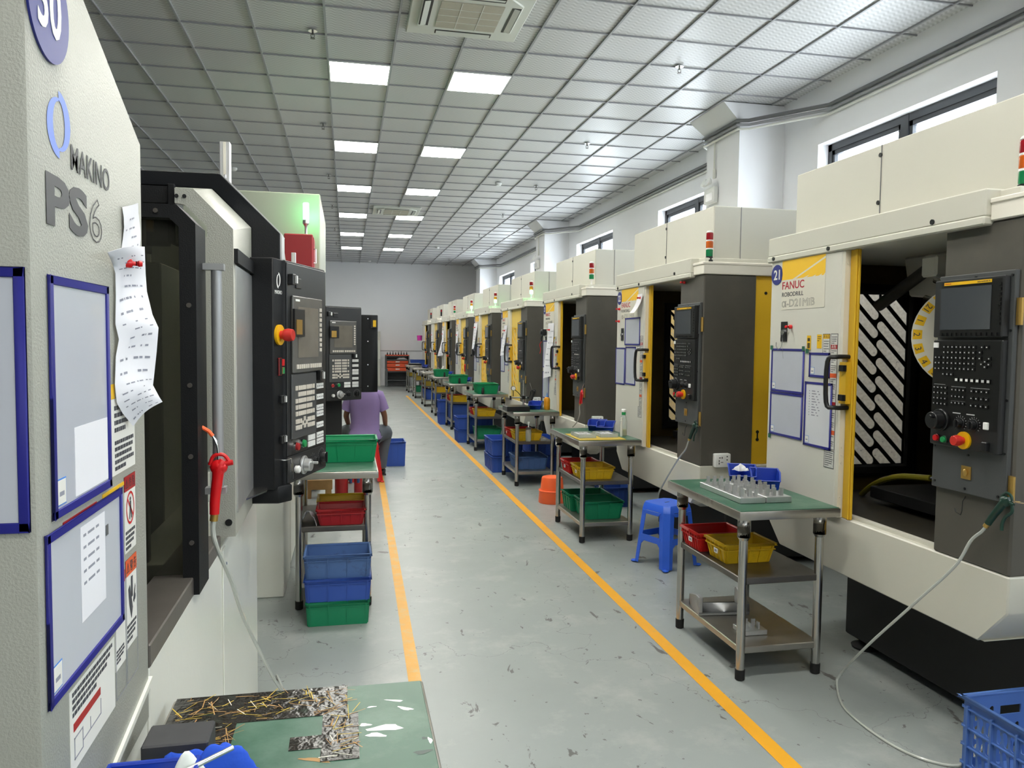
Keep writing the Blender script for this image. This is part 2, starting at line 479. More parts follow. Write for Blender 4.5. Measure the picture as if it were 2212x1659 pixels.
def clip_poly(pts, x0, x1, y0, y1):
    for ax, lim, sg in ((0, x0, 1), (0, x1, -1), (1, y0, 1), (1, y1, -1)):
        out = []
        for i in range(len(pts)):
            a, b = pts[i], pts[(i+1) % len(pts)]
            da, db = sg*(a[ax]-lim), sg*(b[ax]-lim)
            if da >= 0: out.append(a)
            if (da >= 0) != (db >= 0):
                t = da/(da-db); out.append((a[0]+(b[0]-a[0])*t, a[1]+(b[1]-a[1])*t))
        pts = out
        if len(pts) < 3: return []
    return pts
def smooth_path(P, n=6):
    P = [Vector(q) for q in P]; out = []
    for i in range(len(P)-1):
        a = P[max(i-1, 0)]; b = P[i]; c = P[i+1]; d = P[min(i+2, len(P)-1)]
        for k in range(n):
            t = k/n
            out.append(0.5*((2*b)+(c-a)*t+(2*a-5*b+4*c-d)*t*t+(3*b-a-3*c+d)*t**3))
    out.append(P[-1]); return out

STROKES = {   # a few characters as strokes on a 10 x 10 grid
 '危': ((4,10,2,7),(3,9,8,9),(7,9,5,7),(1,7,9,7),(2,7,0,0),(4,5,8,5),(8,5,8,3),(4,5,4,1),(4,1,9,1),(9,1,9,2.5)),
 '险': ((1,10,1,0),(1,10,3.4,10),(3.4,10,2,7),(2,7,3.4,4.5),(6.5,10,4,6.5),(6.5,10,9.8,6.5),(5,6,8.5,6),(4.8,4.5,5.6,2),(6.8,4.8,7,2.2),(9.2,4.8,8,2),(4,.6,10,.6)),
 '警': ((0,9.5,5,9.5),(2,10,2,8.5),(1,8,4.5,8),(1,6.5,4,6.5),(6,10,5.5,7.5),(6,9,9.5,9),(8.5,9,6,6),(6.5,8,9.8,6),(0,5.2,10,5.2),(2,4,8,4),(2,3,8,3),(2.5,2,7.5,2),(2.5,2,2.5,0),(7.5,2,7.5,0),(2.5,0,7.5,0)),
 '告': ((3,10,2,8),(2.2,8.5,8.5,8.5),(5,10,5,5.5),(0,5.5,10,5.5),(2.5,4,7.5,4),(2.5,4,2.5,0),(7.5,4,7.5,0),(2.5,0,7.5,0)),
 '高': ((5,10,5,9),(0,9,10,9),(3,7.6,7,7.6),(3,6.2,7,6.2),(3,7.6,3,6.2),(7,7.6,7,6.2),(1,5,9,5),(1,5,1,0),(9,5,9,0),(3.5,3.4,6.5,3.4),(3.5,1.4,6.5,1.4),(3.5,3.4,3.5,1.4),(6.5,3.4,6.5,1.4)),
 '电': ((1.5,8.5,8.5,8.5),(1.5,5.8,8.5,5.8),(1.5,3,8.5,3),(1.5,8.5,1.5,3),(8.5,8.5,8.5,3),(5,10,5,0),(5,0,9.8,0),(9.8,0,9.8,1.5)),
 '压': ((1,9.5,9.5,9.5),(1.2,9.5,0,0),(2.5,5.5,9,5.5),(5.7,8,5.7,1),(1.8,.8,10,.8),(7.2,3.8,8.4,2.4)),
 '▲': ((5,9.5,.5,.8),(5,9.5,9.5,.8),(.5,.8,9.5,.8),(5,7,5,3.4),(5,2.6,5,1.9)) }
def strokes(s, size, parent, m4, k, gap=.25, wd=.085):
    key = ('strokes', s, size, k)
    if key not in CACHE:
        m = MB(); x0 = 0
        for ch in s:
            for (ax, ay, bx, by) in STROKES[ch]:
                A_ = Vector((ax, ay))*.1; B_ = Vector((bx, by))*.1; d = (B_-A_).normalized()*wd*.5; n = Vector((-d.y, d.x)); A_ = A_-d*.6; B_ = B_+d*.6
                m.quad(*[((q.x+x0)*size, q.y*size, .0004) for q in (A_-n, B_-n, B_+n, A_+n)])
            x0 += 1+gap
        CACHE[key] = m.mesh('warning_lettering', [k], smooth=0)
    return link('warning_lettering', CACHE[key], parent, mw=m4)

# ---------------------------------------------------------------- the hall
Y0, Y1, XL = -11.0, 27.4, -4.6
m = MB(); m.box(XL-.2, WALL_X+.3, Y0-.2, Y1+.2, -0.1, 0.0); struct('floor', m, 'painted_floor', smooth=0)
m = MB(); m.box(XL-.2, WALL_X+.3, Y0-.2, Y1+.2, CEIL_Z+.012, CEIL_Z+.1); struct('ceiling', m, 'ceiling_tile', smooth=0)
GX, GY = -0.1807, 7.6704
m = MB()
x = GX-0.6*7
while x < WALL_X:
    if x > XL: m.box(x-.009, x+.009, Y0, Y1, CEIL_Z-.004, CEIL_Z+.013)
    x += 0.6
y = GY-0.6*31
while y < Y1:
    m.box(XL, WALL_X, y-.006, y+.006, CEIL_Z-.001, CEIL_Z+.013); y += 0.6
struct('trim_1', m, 'bar_grey', smooth=0)
m = MB()
zs = WIN_Z; x0, x1 = WALL_X, WALL_X+.3
m.box(x0, x1, Y0, Y1, 0, zs[0]); m.box(x0, x1, Y0, Y1, zs[1], CEIL_Z+.02)
prev = Y0
for (a, b) in WINDOWS+[(Y1, Y1)]:
    m.box(x0, x1, prev, a, zs[0], zs[1]); prev = b
struct('wall_right', m, 'wall_paint', smooth=0)
COLS = [(-9.2, -8.42), (-0.7, 0.08), (7.89, 8.67), (16.45, 17.23), (24.85, 25.6)]
for i, (a, b) in enumerate(COLS):
    m = MB(); m.box(4.23, WALL_X, a, b, 0, 4.06)
    m.hexa([(4.23,a,4.06),(WALL_X,a,4.06),(WALL_X,b,4.06),(4.23,b,4.06)], [(4.04,a+.02,CEIL_Z),(WALL_X,a+.02,CEIL_Z),(WALL_X,b+.1,CEIL_Z),(4.04,b+.1,CEIL_Z)])
    struct('wall_column_%d' % (i+1), m, 'wall_paint', smooth=0)
m = MB(); m.box(XL-.2, WALL_X+.3, Y1, Y1+.2, 0, CEIL_Z+.02); struct('wall_far', m, 'far_wall_paint', smooth=0)
m = MB(); m.box(XL, WALL_X, Y1-.012, Y1, 1.215, 1.24); struct('trim_2', m, 'bar_grey', smooth=0)
m = MB(); m.box(XL-.2, XL, Y0, Y1, 0, CEIL_Z+.02); struct('wall_left', m, 'cabinet_grey', smooth=0)  # unseen wall, set close and dark grey to dim the left ceiling
m = MB(); m.box(XL-.2, WALL_X+.3, Y0-.2, Y0, 0, CEIL_Z+.02); struct('wall_near', m, 'wall_paint', smooth=0)
for i, (a, b) in enumerate(WINDOWS):
    wx = WALL_X+.15; mid = (a+b)/2
    r = bpy.data.objects.new('window_%d' % (i+1), None); C.objects.link(r); r.location = (wx, mid, zs[0]); r['kind'] = 'structure'
    h = zs[1]-zs[0]; L = (b-a)/2
    m = MB()
    m.box(-.03,.03,-L,L,h-.07,h); m.box(-.03,.03,-L,L,0,.07); m.box(-.03,.03,-L,-L+.06,0,h); m.box(-.03,.03,L-.06,L,0,h); m.box(-.035,.035,-.05,.05,0,h)
    obj('window_frame', m, 'window_frame', r)
    for sgn in (-1, 1):
        m = MB(); c0, c1 = (.05, L-.06) if sgn > 0 else (-L+.06, -.05)
        m.box(-.02,.02,c0,c1,h-.115,h-.07); m.box(-.02,.02,c0,c1,.07,.11); m.box(-.02,.02,c0,c0+.04,.07,h-.07); m.box(-.02,.02,c1-.04,c1,.07,h-.07)
        sash = obj('sash', m, 'window_frame', r)
        m = MB(); m.box(-.003,.003,c0+.04,c1-.04,.11,h-.115); obj('pane', m, 'window_glass', sash, smooth=0)
# cable conduits along the right wall, bending round each column
def conduit(off, z, r_, k, name, label):
    xw = WALL_X-.01-off; P = []
    P.append((xw, Y0+.1, z))
    for (a, b) in COLS:
        P += [(xw, a-.85, z), (4.30-off*.7, a-.09, z+.02), (4.21-off, a-.02, z+.03), (4.21-off, b+.02, z+.03), (4.30-off*.7, b+.09, z+.02), (xw, b+.85, z)]
    P = [q for q in P if q[1] < Y1-.05]+[(xw, Y1-.05, z)]
    m = MB(); m.tube(P, r_, 8); return tag(obj(name, m, k), label, 'conduit')
conduit(.02, 4.035, .020, 'conduit_grey', 'cable_conduit', 'dark grey conduit along the right wall, topmost of the three runs')
conduit(.012, 3.99, .016, 'bar_grey', 'cable_conduit', 'grey conduit along the right wall, middle of the three runs')
conduit(.012, 3.945, .013, 'conduit_white', 'cable_conduit', 'thin white conduit along the right wall, lowest of the three runs')
# floor marking
m = MB(); m.quad((1.632,1.2,.0015),(1.704,1.2,.0015),(1.712,22.4,.0015),(1.650,22.4,.0015)); struct('trim_3', m, 'floor_yellow', smooth=0)
m = MB(); m.quad((.252,1.2,.0015),(.314,1.2,.0015),(.610,24.0,.0015),(.548,24.0,.0015)); struct('trim_4', m, 'floor_yellow_worn', smooth=0)

# ceiling fittings
def light_panel(x, y, label):
    t = thing('ceiling_light', label, 'ceiling light', (x, y, CEIL_Z), 0, 'square LED panels in the ceiling')
    def fr():
        m = MB(); a, b = .295, .283
        for q in ((-a,a,-a,-b),(-a,a,b,a),(-a,-b,-b,b),(b,a,-b,b)): m.box(*q, -.010, .010)
        return m.mesh('frame', ['white_plastic'])
    def di():
        m = MB(); m.box(-.283,.283,-.283,.283,-.006,.004); return m.mesh('diffuser', ['lamp_glow'], smooth=0)
    cached('lp_frame', 'frame', fr, t); cached('lp_diff', 'diffuser', di, t)
ORD = ['nearest', 'second', 'third', 'fourth', 'fifth', 'farthest']
for i in range(-5, 6):
    for j, sd in ((0, 'left'), (1, 'right')):
        if i < 0: lab = 'lit square ceiling panel out of view behind, %s one in the %s column' % (['', 'first', 'second', 'third', 'fourth', 'fifth'][-i], sd)
        else: lab = 'glowing square ceiling panel, %s in the %s column of panels' % (ORD[i], sd)
        light_panel(GX+.3+1.2*j, GY+.3+3*i, lab)
def cassette(x, y, label):
    t = thing('ceiling_air_conditioner', label, 'air conditioner', (x, y, CEIL_Z), 0)
    m = MB(); m.box(-.475,.475,-.475,.475,-.02,.01); obj('panel', m, 'ac_white', t, bevel=.008)
    m = MB(); m.prism([(-.40,-.27),(-.27,-.40),(.27,-.40),(.40,-.27),(.40,.27),(.27,.40),(-.27,.40),(-.40,.27)], 2, -.035, -.018); obj('housing', m, 'ac_white', t, bevel=.01)
    m = MB(); m.box(-.25,.25,-.25,.25,-.042,-.03)
    g = obj('grille', m, 'ac_filter', t)
    m = MB()
    for q in (-.085, .085): m.box(q-.003,q+.003,-.25,.25,-.044,-.041)
    m.box(-.25,.25,-.003,.003,-.044,-.041); m.box(-.25,.25,.12,.126,-.044,-.041); m.box(-.25,.25,-.126,-.12,-.044,-.041)
    obj('grille_ribs', m, 'ac_white', g)
    for k in range(4):
        m = MB(); m.M = Matrix.Rotation(k*PI/2, 4, 'Z'); m.box(-.24,.24,-.385,-.31,-.037,-.033); obj('slot', m, 'black_plastic', t)
        m = MB(); m.M = Matrix.Rotation(k*PI/2, 4, 'Z'); m.hexa([(-.23,-.375,-.047),(.23,-.375,-.047),(.23,-.33,-.038),(-.23,-.33,-.038)], [(-.23,-.375,-.044),(.23,-.375,-.044),(.23,-.33,-.035),(-.23,-.33,-.035)]); obj('louvre', m, 'ac_white', t)
cassette(.965, 6.31, 'large white ceiling air conditioner cut by the top edge, in front of the first lights')
cassette(.985, 16.12, 'small distant ceiling air conditioner among the rows of light panels')
def sprinkler(x, y, label):
    t = thing('sprinkler_head', label, 'sprinkler', (x, y, CEIL_Z), 0, 'sprinkler heads in the ceiling')
    cached('spr_r', 'escutcheon', lambda: MB().lathe([(.04,-.006),(.036,.004)], n=14).mesh('escutcheon', ['chrome']), t)
    def hd():
        m = MB(); m.cyl((0,0,0),(0,0,-.035),.009,n=8); m.tube([(-.014,0,-.03),(-.016,0,-.05),(0,0,-.062),(.016,0,-.05),(.014,0,-.03)],.003,6); m.lathe([(.02,-.068),(.02,-.064)], n=12)
        return m.mesh('head', ['dull_steel'])
    cached('spr_h', 'head', hd, t)
NUM = ['nearest', 'second nearest', 'third nearest', 'fourth nearest', 'fifth nearest', 'sixth nearest', 'farthest']
for i, y in enumerate((6.99, 9.92, 12.92, 15.8, 18.98, 21.8, 24.93)):
    sprinkler(-.29, y, 'chrome sprinkler head left of the light panels, %s of that line' % NUM[i])
for i, y in enumerate((7.03, 10.0, 12.92, 15.9, 18.99, 21.95, 25.06)):
    sprinkler(3.12+.02*i, y, 'chrome sprinkler head towards the right wall, %s of that line' % NUM[i])
for x, y, lab in ((2.49, 12.85, 'white smoke detector on the ceiling right of the nearer lights'), (2.52, 22.06, 'white smoke detector far back on the ceiling, right of the last lights'), (-1.74, 12.82, 'white smoke detector on the ceiling above the left machines'), (.73, 26.5, 'tiny white detector on the ceiling by the far wall')):
    m = MB(); m.lathe([(.055,.004),(.058,-.012),(.05,-.03),(.035,-.045)], n=18); tag(obj('smoke_detector', m, 'white_plastic', loc=(x, y, CEIL_Z)), lab, 'smoke detector')
# ---------------------------------------------------------------- right row: drilling machines
FX = 2.42
MY = [2.372, 4.955, 7.63, 10.32, 12.96, 15.56, 18.12, 20.75, 23.35]
NAME = ['nearest', 'second', 'third', 'fourth', 'fifth', 'sixth', 'seventh', 'eighth', 'farthest']
def slots_plate(w_, h_, k='black_paint'):
    """diagonal slotted window plate, local xy from 0,0"""
    holes = []; p = 0.108; ln = 0.30; r = 0.027; a = math.radians(-45)
    for c, off in ((w_*0.18, 0.0), (w_*0.78, -0.045)):
        y = -0.3+off
        while y < h_+0.3:
            q = clip_poly(capsule(c, y, ln*w_/.36, r, a), .012, w_-.012, .012, h_-.012)
            if len(q) > 3: holes.append(q)
            y += p
    return holes_mesh('slotted_plate', [(0,0),(w_,0),(w_,h_),(0,h_)], holes, .006, k)
def keypad(rows, x0, x1, z0, z1, d, kx=.8, kz=.75, skip=()):
    m = MB(); nz = len(rows)
    for i, n in enumerate(rows):
        zc = z1-(i+.5)*(z1-z0)/nz; hz = (z1-z0)/nz*kz/2
        for j in range(n):
            if (i, j) in skip: continue
            xc = x0+(j+.5)*(x1-x0)/n; hx = (x1-x0)/n*kx/2
            m.box(xc-hx, xc+hx, zc-hz, zc+hz, 0, d)
    return m
def estop(parent, mtx, s=1.0):
    """emergency stop: yellow collar, red mushroom; local z points out of the panel"""
    cached(('es_c', s), 'emergency_stop_collar', lambda: MB().cyl((0,0,0),(0,0,.008*s),.033*s,n=22).mesh('collar', ['yellow_button']), parent, mw=mtx)
    def btn():
        m = MB(); m.cyl((0,0,.008*s),(0,0,.022*s),.014*s,n=14); m.cyl((0,0,.02*s),(0,0,.034*s),.0185*s,.021*s,n=20); m.cyl((0,0,.034*s),(0,0,.05*s),.021*s,.018*s,n=20); return m.mesh('button', ['red_button'], bevel=.0015)
    cached(('es_b', s), 'emergency_stop_button', btn, parent, mw=mtx)
def round_btn(parent, name, mtx, r, k, ring='chrome'):
    def f():
        m = MB(); m.cyl((0,0,0),(0,0,.012),r*1.25,n=18,mi=1); m.cyl((0,0,.012),(0,0,.02),r,n=18); return m.mesh(name, [k, ring], bevel=.001)
    cached(('rb', name, r, k, ring), name, f, parent, mw=mtx)
def knob(parent, name, mtx, r, k='black_plastic', h=.022):
    def f():
        m = MB(); m.cyl((0,0,0),(0,0,.005),r*1.35,n=20); m.cyl((0,0,.005),(0,0,h),r,r*.9,n=20); m.box(-r*.16,r*.16,-r,r,h,h+.006); return m.mesh(name, [k], bevel=.001)
    cached(('kn', name, r, k, h), name, f, parent, mw=mtx)
def dial_marks(r, n=13, k='key_mark', a0=-40, a1=220):
    m = MB()
    for i in range(n):
        a = math.radians(a0+(a1-a0)*i/(n-1)); e = Vector((math.cos(a), math.sin(a), 0)); p = Vector((-e.y, e.x, 0))
        q = [e*r-p*.0008, e*r+p*.0008, e*(r+.006)+p*.0008, e*(r+.006)-p*.0008]
        m.quad(*[(v.x, v.y, .0007) for v in q])
    return m.mesh('dial_marks', [k], smooth=0)

def signal_tower(parent, loc, lit, pole, style=0):
    z = 0.0
    def base():
        m = MB()
        if pole: m.lathe([(.03,0),(.03,.012),(.012,.02),(.008,.06),(.012,.075),(.022,.085),(.022,.09)], n=16)
        else: m.lathe([(.03,0),(.03,.02),(.026,.024),(.026,.045)], n=18, mi=1)
        return m.mesh('tower_base', ['white_plastic', 'black_plastic'])
    b = cached(('twb', pole), 'signal_tower', base, parent, loc=loc)
    z = .09 if pole else .045
    if style: names = (('black_lens', 'black_plastic'), ('amber_lens', 'hair_black'), ('red_lens', 'red_lens'))
    else: names = (('green_lens', 'green_glow' if lit else 'green_lens'), ('amber_lens', 'amber_lens'), ('red_lens', 'red_lens'))
    for i, (nm, k) in enumerate(names):
        def lens():
            m = MB(); r = .025
            m.lathe([(r-.002,0),(r,.006),(r,.046),(r-.003,.05)], n=20)
            if nm == 'red_lens': m.lathe([(r-.003,.05),(r-.001,.053),(r-.006,.064),(.006,.067)], n=20, mi=1)
            else: m.lathe([(r-.001,.05),(r-.001,.0585)], n=20, mi=1)
            return m.mesh(nm, [k, 'white_plastic' if not style else 'black_plastic'])
        cached(('lens', nm, k, style), nm, lens, b, loc=(0, 0, z+i*.058))
    if lit:
        ld = bpy.data.lights.new('signal_glow', 'POINT'); ld.energy = 0.45; ld.color = (.12, 1.0, .3); ld.shadow_soft_size = .03
        lo = bpy.data.objects.new('signal_glow', ld); C.objects.link(lo); lo.parent = b; lo.location = (-.02, -.045, z+.03)
    return b

def control_panel(parent, far=False):
    """dark operator panel on the front of the control column; children carry the details"""
    fx = -.022
    def fr():
        m = MB(); m.box(-.02, .0, .012, .385, 1.035, 1.905); return m.mesh('control_panel', ['console_grey'], bevel=.003)
    p = cached('cp_frame', 'control_panel', fr, parent)
    A = lambda y, z, x=fx: axes((x, y, z), *AIS_R)
    def bez():
        m = MB(); m.box(-.052,-.02,.03,.372,1.655,1.885); m.box(-.046,-.02,.03,.375,1.215,1.645); return m.mesh('bezel', ['console_black'], bevel=.004)
    cached('cp_bez', 'bezel', bez, p)
    cached('cp_scr', 'screen', lambda: MB().box(-.0545,-.051,.085,.335,1.685,1.852).mesh('screen', ['screen_dark'], smooth=0), p)
    def strip():
        m = MB(); m.box(-.0555,-.05,.085,.318,1.862,1.874); return m.mesh('yellow_strip', ['label_yellow'], smooth=0)
    st = cached('cp_strip', 'brand_strip', strip, p)
    text('strip_lettering', 'FANUC', .006, st, A(.314, 1.865, -.0556), k='fanuc_red', width=.035)
    text('strip_lettering', 'Series 31i-MODEL A5', .005, st, A(.15, 1.8655, -.0556), k='ink', width=.06)
    m = keypad([12], .045, .335, 1.662, 1.676, .004, .55, .9)
    def sk():
        m = MB(); m.M = axes((-.052, .362, 0), *AIS_R)
        m.box(.028,.324,1.659,1.875,-.0004,.0004); 
        for i in range(12): x = .03+i*.0245; m.box(x, x+.012, 1.661, 1.673, 0, .004)
        for i in range(9): z = 1.70+i*.0185; m.box(.31, .322, z, z+.010, 0, .004)
        return m.mesh('soft_keys', ['key_black'])
    cached('cp_sk', 'soft_keys', sk, p)
    def kb():
        m = MB(); m.M = axes((-.046, .375, 0), *AIS_R)
        m.box(.004, .337, 1.30, 1.64, -.001, .0006, 0)
        def key(x, z, w_=.017, h_=.014, mk=True):
            m.box(x, x+w_, z, z+h_, 0, .004, 0)
            if mk: m.box(x+w_*.3, x+w_*.62, z+h_*.3, z+h_*.65, .004, .0045, 1)
        for r in range(5):
            for c_ in range(8):
                key(.055+c_*.0215, 1.61-r*.0215)
        for c_ in range(3): key(.055+c_*.0215, 1.50)
        for (x, z) in ((.012,1.567),(.031,1.567),(.012,1.545),(.031,1.545),(.012,1.522),(.031,1.522),(.245,1.61),(.268,1.61),(.236,1.59),(.236,1.567),(.262,1.555),(.262,1.535),(.245,1.545),(.28,1.545),(.28,1.567)): key(x, z)
        for i in range(7): key(.125+i*.026, 1.478, .018, .018); m.box(.128+i*.026,.14+i*.026,1.482,1.492,.004,.0046,2 if i < 5 else 1)
        for r in range(4):
            for c_ in range(4): key(.012+c_*.02, 1.445-r*.022, .015, .013)
        for r in range(3):
            for c_ in range(4): key(.108+c_*.019, 1.44-r*.026, .014, .013)
        for r in range(3):
            for c_ in range(4): key(.205+c_*.024, 1.44-r*.028, .016, .013)
        m.box(.008,.031,1.613,1.634,0,.006,2)
        for z in (1.463, 1.452): m.box(.015,.075,z,z+.0012,0,.0012,1)
        for (x0,x1,z) in ((.108,.18,1.458),(.205,.295,1.458),(.108,.18,1.40)): m.box(x0,x1,z,z+.0012,0,.0012,1)
        for (x,z) in ((.14,1.352),(.21,1.352)): m.box(x-.02,x+.02,z,z+.004,0,.001,1)
        return m.mesh('keypad', ['key_black', 'key_mark', 'key_bright'], smooth=0)
    cached('cp_kb', 'keypad', kb, p)
    B = lambda y, z: A(y, z, -.046)
    def hw():
        m = MB(); m.cyl((0,0,0),(0,0,.012),.046,n=28); m.cyl((0,0,.012),(0,0,.05),.036,.034,n=28); m.cyl((.017,.017,.05),(.017,.017,.07),.008,n=10)
        return m.mesh('handwheel', ['black_plastic'], bevel=.003)
    cached('cp_hw', 'handwheel', hw, p, mw=B(.315, 1.318))
    for y in (.214, .146):
        knob(p, 'override_dial', B(y, 1.315), .017)
        cached('cp_dm', 'dial_marks', lambda: dial_marks(.026), p, mw=B(y, 1.315))
    cached('cp_wb', 'lamp_button', lambda: MB().box(-.011,.011,-.014,.014,0,.01).mesh('lamp_button', ['key_bright'], bevel=.002), p, mw=B(.085, 1.318))
    round_btn(p, 'red_push_button', B(.325, 1.245), .012, 'red_plastic', 'black_plastic')
    round_btn(p, 'green_push_button', B(.285, 1.242), .012, 'green_button', 'black_plastic')
    estop(p, B(.19, 1.25), 1.05)
    cached('cp_key', 'key_switch', lambda: MB().box(-.012,.012,-.018,.018,0,.018).mesh('key_switch', ['black_plastic'], bevel=.003), p, mw=B(.08, 1.24))
    cached('cp_bp', 'brass_plate', lambda: (lambda m: (m.box(-.024,.024,-.026,.026,0,.003), m.ball((0,0,.006),.012,10,0,(1,1.3,.6)), m)[-1])(MB()).mesh('brass_plate', ['brass']), p, mw=A(.2, 1.12, -.021))
    for (x, z) in () if far else ((.01,1.885),(.19,1.89),(.36,1.885),(.008,1.62),(.362,1.68),(.36,1.42),(.01,1.4),(.36,1.22),(.012,1.205),(.19,1.19),(.02,1.06),(.18,1.055),(.34,1.055)):
        cached('cp_sc', 'screw', lambda: MB().cyl((0,0,0),(0,0,.004),.005,n=8).mesh('screw', ['black_plastic']), p, mw=A(.385-x, z, -.02))

def warning_strip(parent):
    def f():
        m = MB(); m.M = axes((-.0305, 1.14, 0), *AIS_R)
        def lab(x0, x1, z0, z1, mi): m.box(x0, x1, z0, z1, 0, .0008, mi)
        def lines(x0, x1, z0, z1, n):
            for i in range(n):
                z = z1-(i+.5)*(z1-z0)/n; xe = x1-(x1-x0)*(.5 if i == n-1 else .06*(i % 3)); m.box(x0, xe, z-.0016, z+.0016, .0008, .0012, 1)
        def sign(x0, x1, z1, h, c):
            lab(x0-.003, x1+.003, z1-h-.003, z1+.003, 1); lab(x0, x1, z1-h, z1, 0); m.box(x0, x1, z1-.022, z1, .0008, .0012, c); lines(x0+.006, x1-.004, z1-h+.008, z1-.028, 5)
        lab(-.065,-.025,1.60,1.672,4); lines(-.06,-.03,1.635,1.665,3)
        sign(-.012,.042,1.672,.10,4)
        z = 1.672
        lab(.052,.109,1.09,1.676,1); lab(.055,.106,1.093,1.673,0)
        for i, c in enumerate((1, 2, 0, 0, 3, 0, 0, 2, 0, 0, 3, 0)):
            zz = 1.668-i*.048
            if c in (2, 3): m.box(.055,.106,zz-.022,zz,.0008,.0012,c)
            lines(.06,.102,zz-.045,zz-(.026 if c in (2, 3) else .004),4 if c not in (2, 3) else 2)
        lab(.027,.109,.995,1.085,1); lab(.03,.106,.998,1.082,0); lines(.034,.10,1.004,1.078,7)
        return m.mesh('warning_labels', ['label_white', 'ink', 'label_red', 'label_orange', 'label_yellow'], smooth=0)
    w_ = cached('wstrip', 'warning_labels', f, parent)
    strokes('危险', .015, w_, axes((-.0318, 1.078, 1.602), *AIS_R), 'label_white')
    strokes('高电压', .014, w_, axes((-.0318, 1.148, 1.654), *AIS_R), 'ink')

def robodrill(i, number, is_open, lit, pole=True, style=0):
    near = (i < 3)
    if i == 0: lab = 'nearest cream and yellow drilling machine, numbered 21, with its door open'
    elif i == 8: lab = 'farthest of the cream drilling machines along the right wall, beside the far wall'
    elif i < 3: lab = 'cream and charcoal drilling machine numbered %s, %s along the right row, door open' % (number, NAME[i])
    else: lab = 'cream drilling machine, %s along the right row, door %s%s' % (NAME[i], 'open' if is_open else 'closed', ', green lamp lit' if lit else '')
    t = thing('drilling_machine', lab, 'machine', (FX, MY[i], 0), 0, 'drilling machines along the right wall')
    P = lambda key, name, fn, parent=t, **kw: cached('rd_'+key, name, fn, parent, **kw)
    # base and feet
    P('base', 'base', lambda: MB().box(.24,1.95,.07,1.27,.05,.50).box(.5,1.95,1.27,1.5,.2,.5).mesh('base', ['base_black'], bevel=.01))
    for (x, y) in ((.30,1.17),(.30,.16),(1.85,1.17),(1.85,.16)):
        P('foot', 'levelling_foot', lambda: MB().lathe([(.07,0),(.075,.012),(.03,.03),(.018,.035),(.018,.06)], n=18).mesh('levelling_foot', ['black_rubber']), loc=(x, y, 0))
    def tray():
        m = MB()
        m.prism([(0,.757),(1.70,.757),(1.70,.62),(1.55,.475),(.13,.465),(0,.615)], 0, 0, 1.05)
        m.hexa([(.16,.30,.40),(.75,.30,.40),(.75,1.45,.40),(.16,1.45,.40)], [(.012,.11,.468),(.9,.11,.468),(.9,1.55,.474),(.012,1.55,.474)])
        return m.mesh('chip_tray', ['cream_paint'], bevel=.006)
    P('tray', 'chip_tray', tray)
    def lip():
        m = MB(); m.box(.03,.06,.40,1.60,.757,.772); return m.mesh('tray_lip', ['cream_paint'])
    P('lip', 'tray_lip', lip)
    # control column
    def colm():
        m = MB(); m.box(0,.40,0,.385,.757,2.10); return m.mesh('control_column', ['charcoal'], bevel=.008)
    P('col', 'control_column', colm)
    def hinge():
        m = MB()
        m.box(-.012,.0,-.006,.02,1.70,1.80); m.cyl((-.012,-.008,1.70),(-.012,-.008,1.80),.009,n=10)
        return m.mesh('hinge', ['brass'])
    P('hinge', 'hinge', hinge); P('hinge', 'hinge', hinge, loc=(0,0,-.66))
    control_panel(t, i > 2)
    # body shell
    P('side_y', 'yellow_side_panel', lambda: MB().box(.405,1.15,.03,.06,.757,2.10).mesh('yellow_side_panel', ['machine_yellow'], bevel=.004))
    P('side_hole', 'panel_slot', lambda: MB().cyl((.49,.031,1.98),(.49,.027,1.98),.011,n=12).cyl((.455,.031,.99),(.455,.027,.99),.012,n=12).cyl((.455,.031,.935),(.455,.027,.935),.012,n=12).box(.450,.460,.027,.031,.935,.99).mesh('panel_slot', ['black_plastic']))
    P('side_w', 'rear_side_panel', lambda: MB().box(1.15,1.95,.03,.06,.5,2.10).box(1.05,1.95,.06,1.62,.45,.757).mesh('rear_side_panel', ['cream_side'], bevel=.004))
    def roof():
        m = MB(); m.box(.03,1.95,.06,1.66,2.09,2.22); return m.mesh('roof', ['cream_paint'], bevel=.004)
    P('roof', 'roof', roof)
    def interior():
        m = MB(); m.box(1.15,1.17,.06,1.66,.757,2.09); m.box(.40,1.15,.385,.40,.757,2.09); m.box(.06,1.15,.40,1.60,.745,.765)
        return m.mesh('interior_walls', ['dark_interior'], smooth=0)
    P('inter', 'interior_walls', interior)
    # far side wall with its slotted window
    def farw():
        me = holes_mesh('far_side_wall', [(.04,.757),(1.95,.757),(1.95,2.09),(.04,2.09)], [[(.46,.90),(.86,.90),(.86,1.93),(.46,1.93)]], .02, 'interior_brown'); return me
    P('farw', 'far_side_wall', farw, mw=axes((0,1.635,0),(1,0,0),(0,0,1)))
    wfr = P('winf', 'side_window', lambda: slots_plate(.40, 1.03), mw=axes((.46,1.632,.90),(1,0,0),(0,0,1)))
    cached('rd_wpane', 'pane', lambda: MB().box(0,.40,0,1.03,-.012,-.009).mesh('pane', ['frosted_pane'], smooth=0), wfr)
    def gasket():
        m = MB()
        for q in ((.41,.47,.85,1.97),(.85,.91,.85,1.97)): m.box(q[0],q[1],1.60,1.626,q[2],q[3])
        m.box(.41,.91,1.60,1.626,.85,.91); m.box(.41,.91,1.60,1.626,1.92,1.97); return m.mesh('window_gasket', ['black_rubber'], bevel=.012)
    P('gask', 'window_gasket', gasket)
    # header beam, column cap, upper box
    def header():
        m = MB(); m.box(-.035,.14,.15,1.70,2.118,2.225); m.box(-.040,.03,.15,1.70,2.085,2.12); return m.mesh('header', ['cream_paint'], bevel=.006)
    P('head', 'header', header)
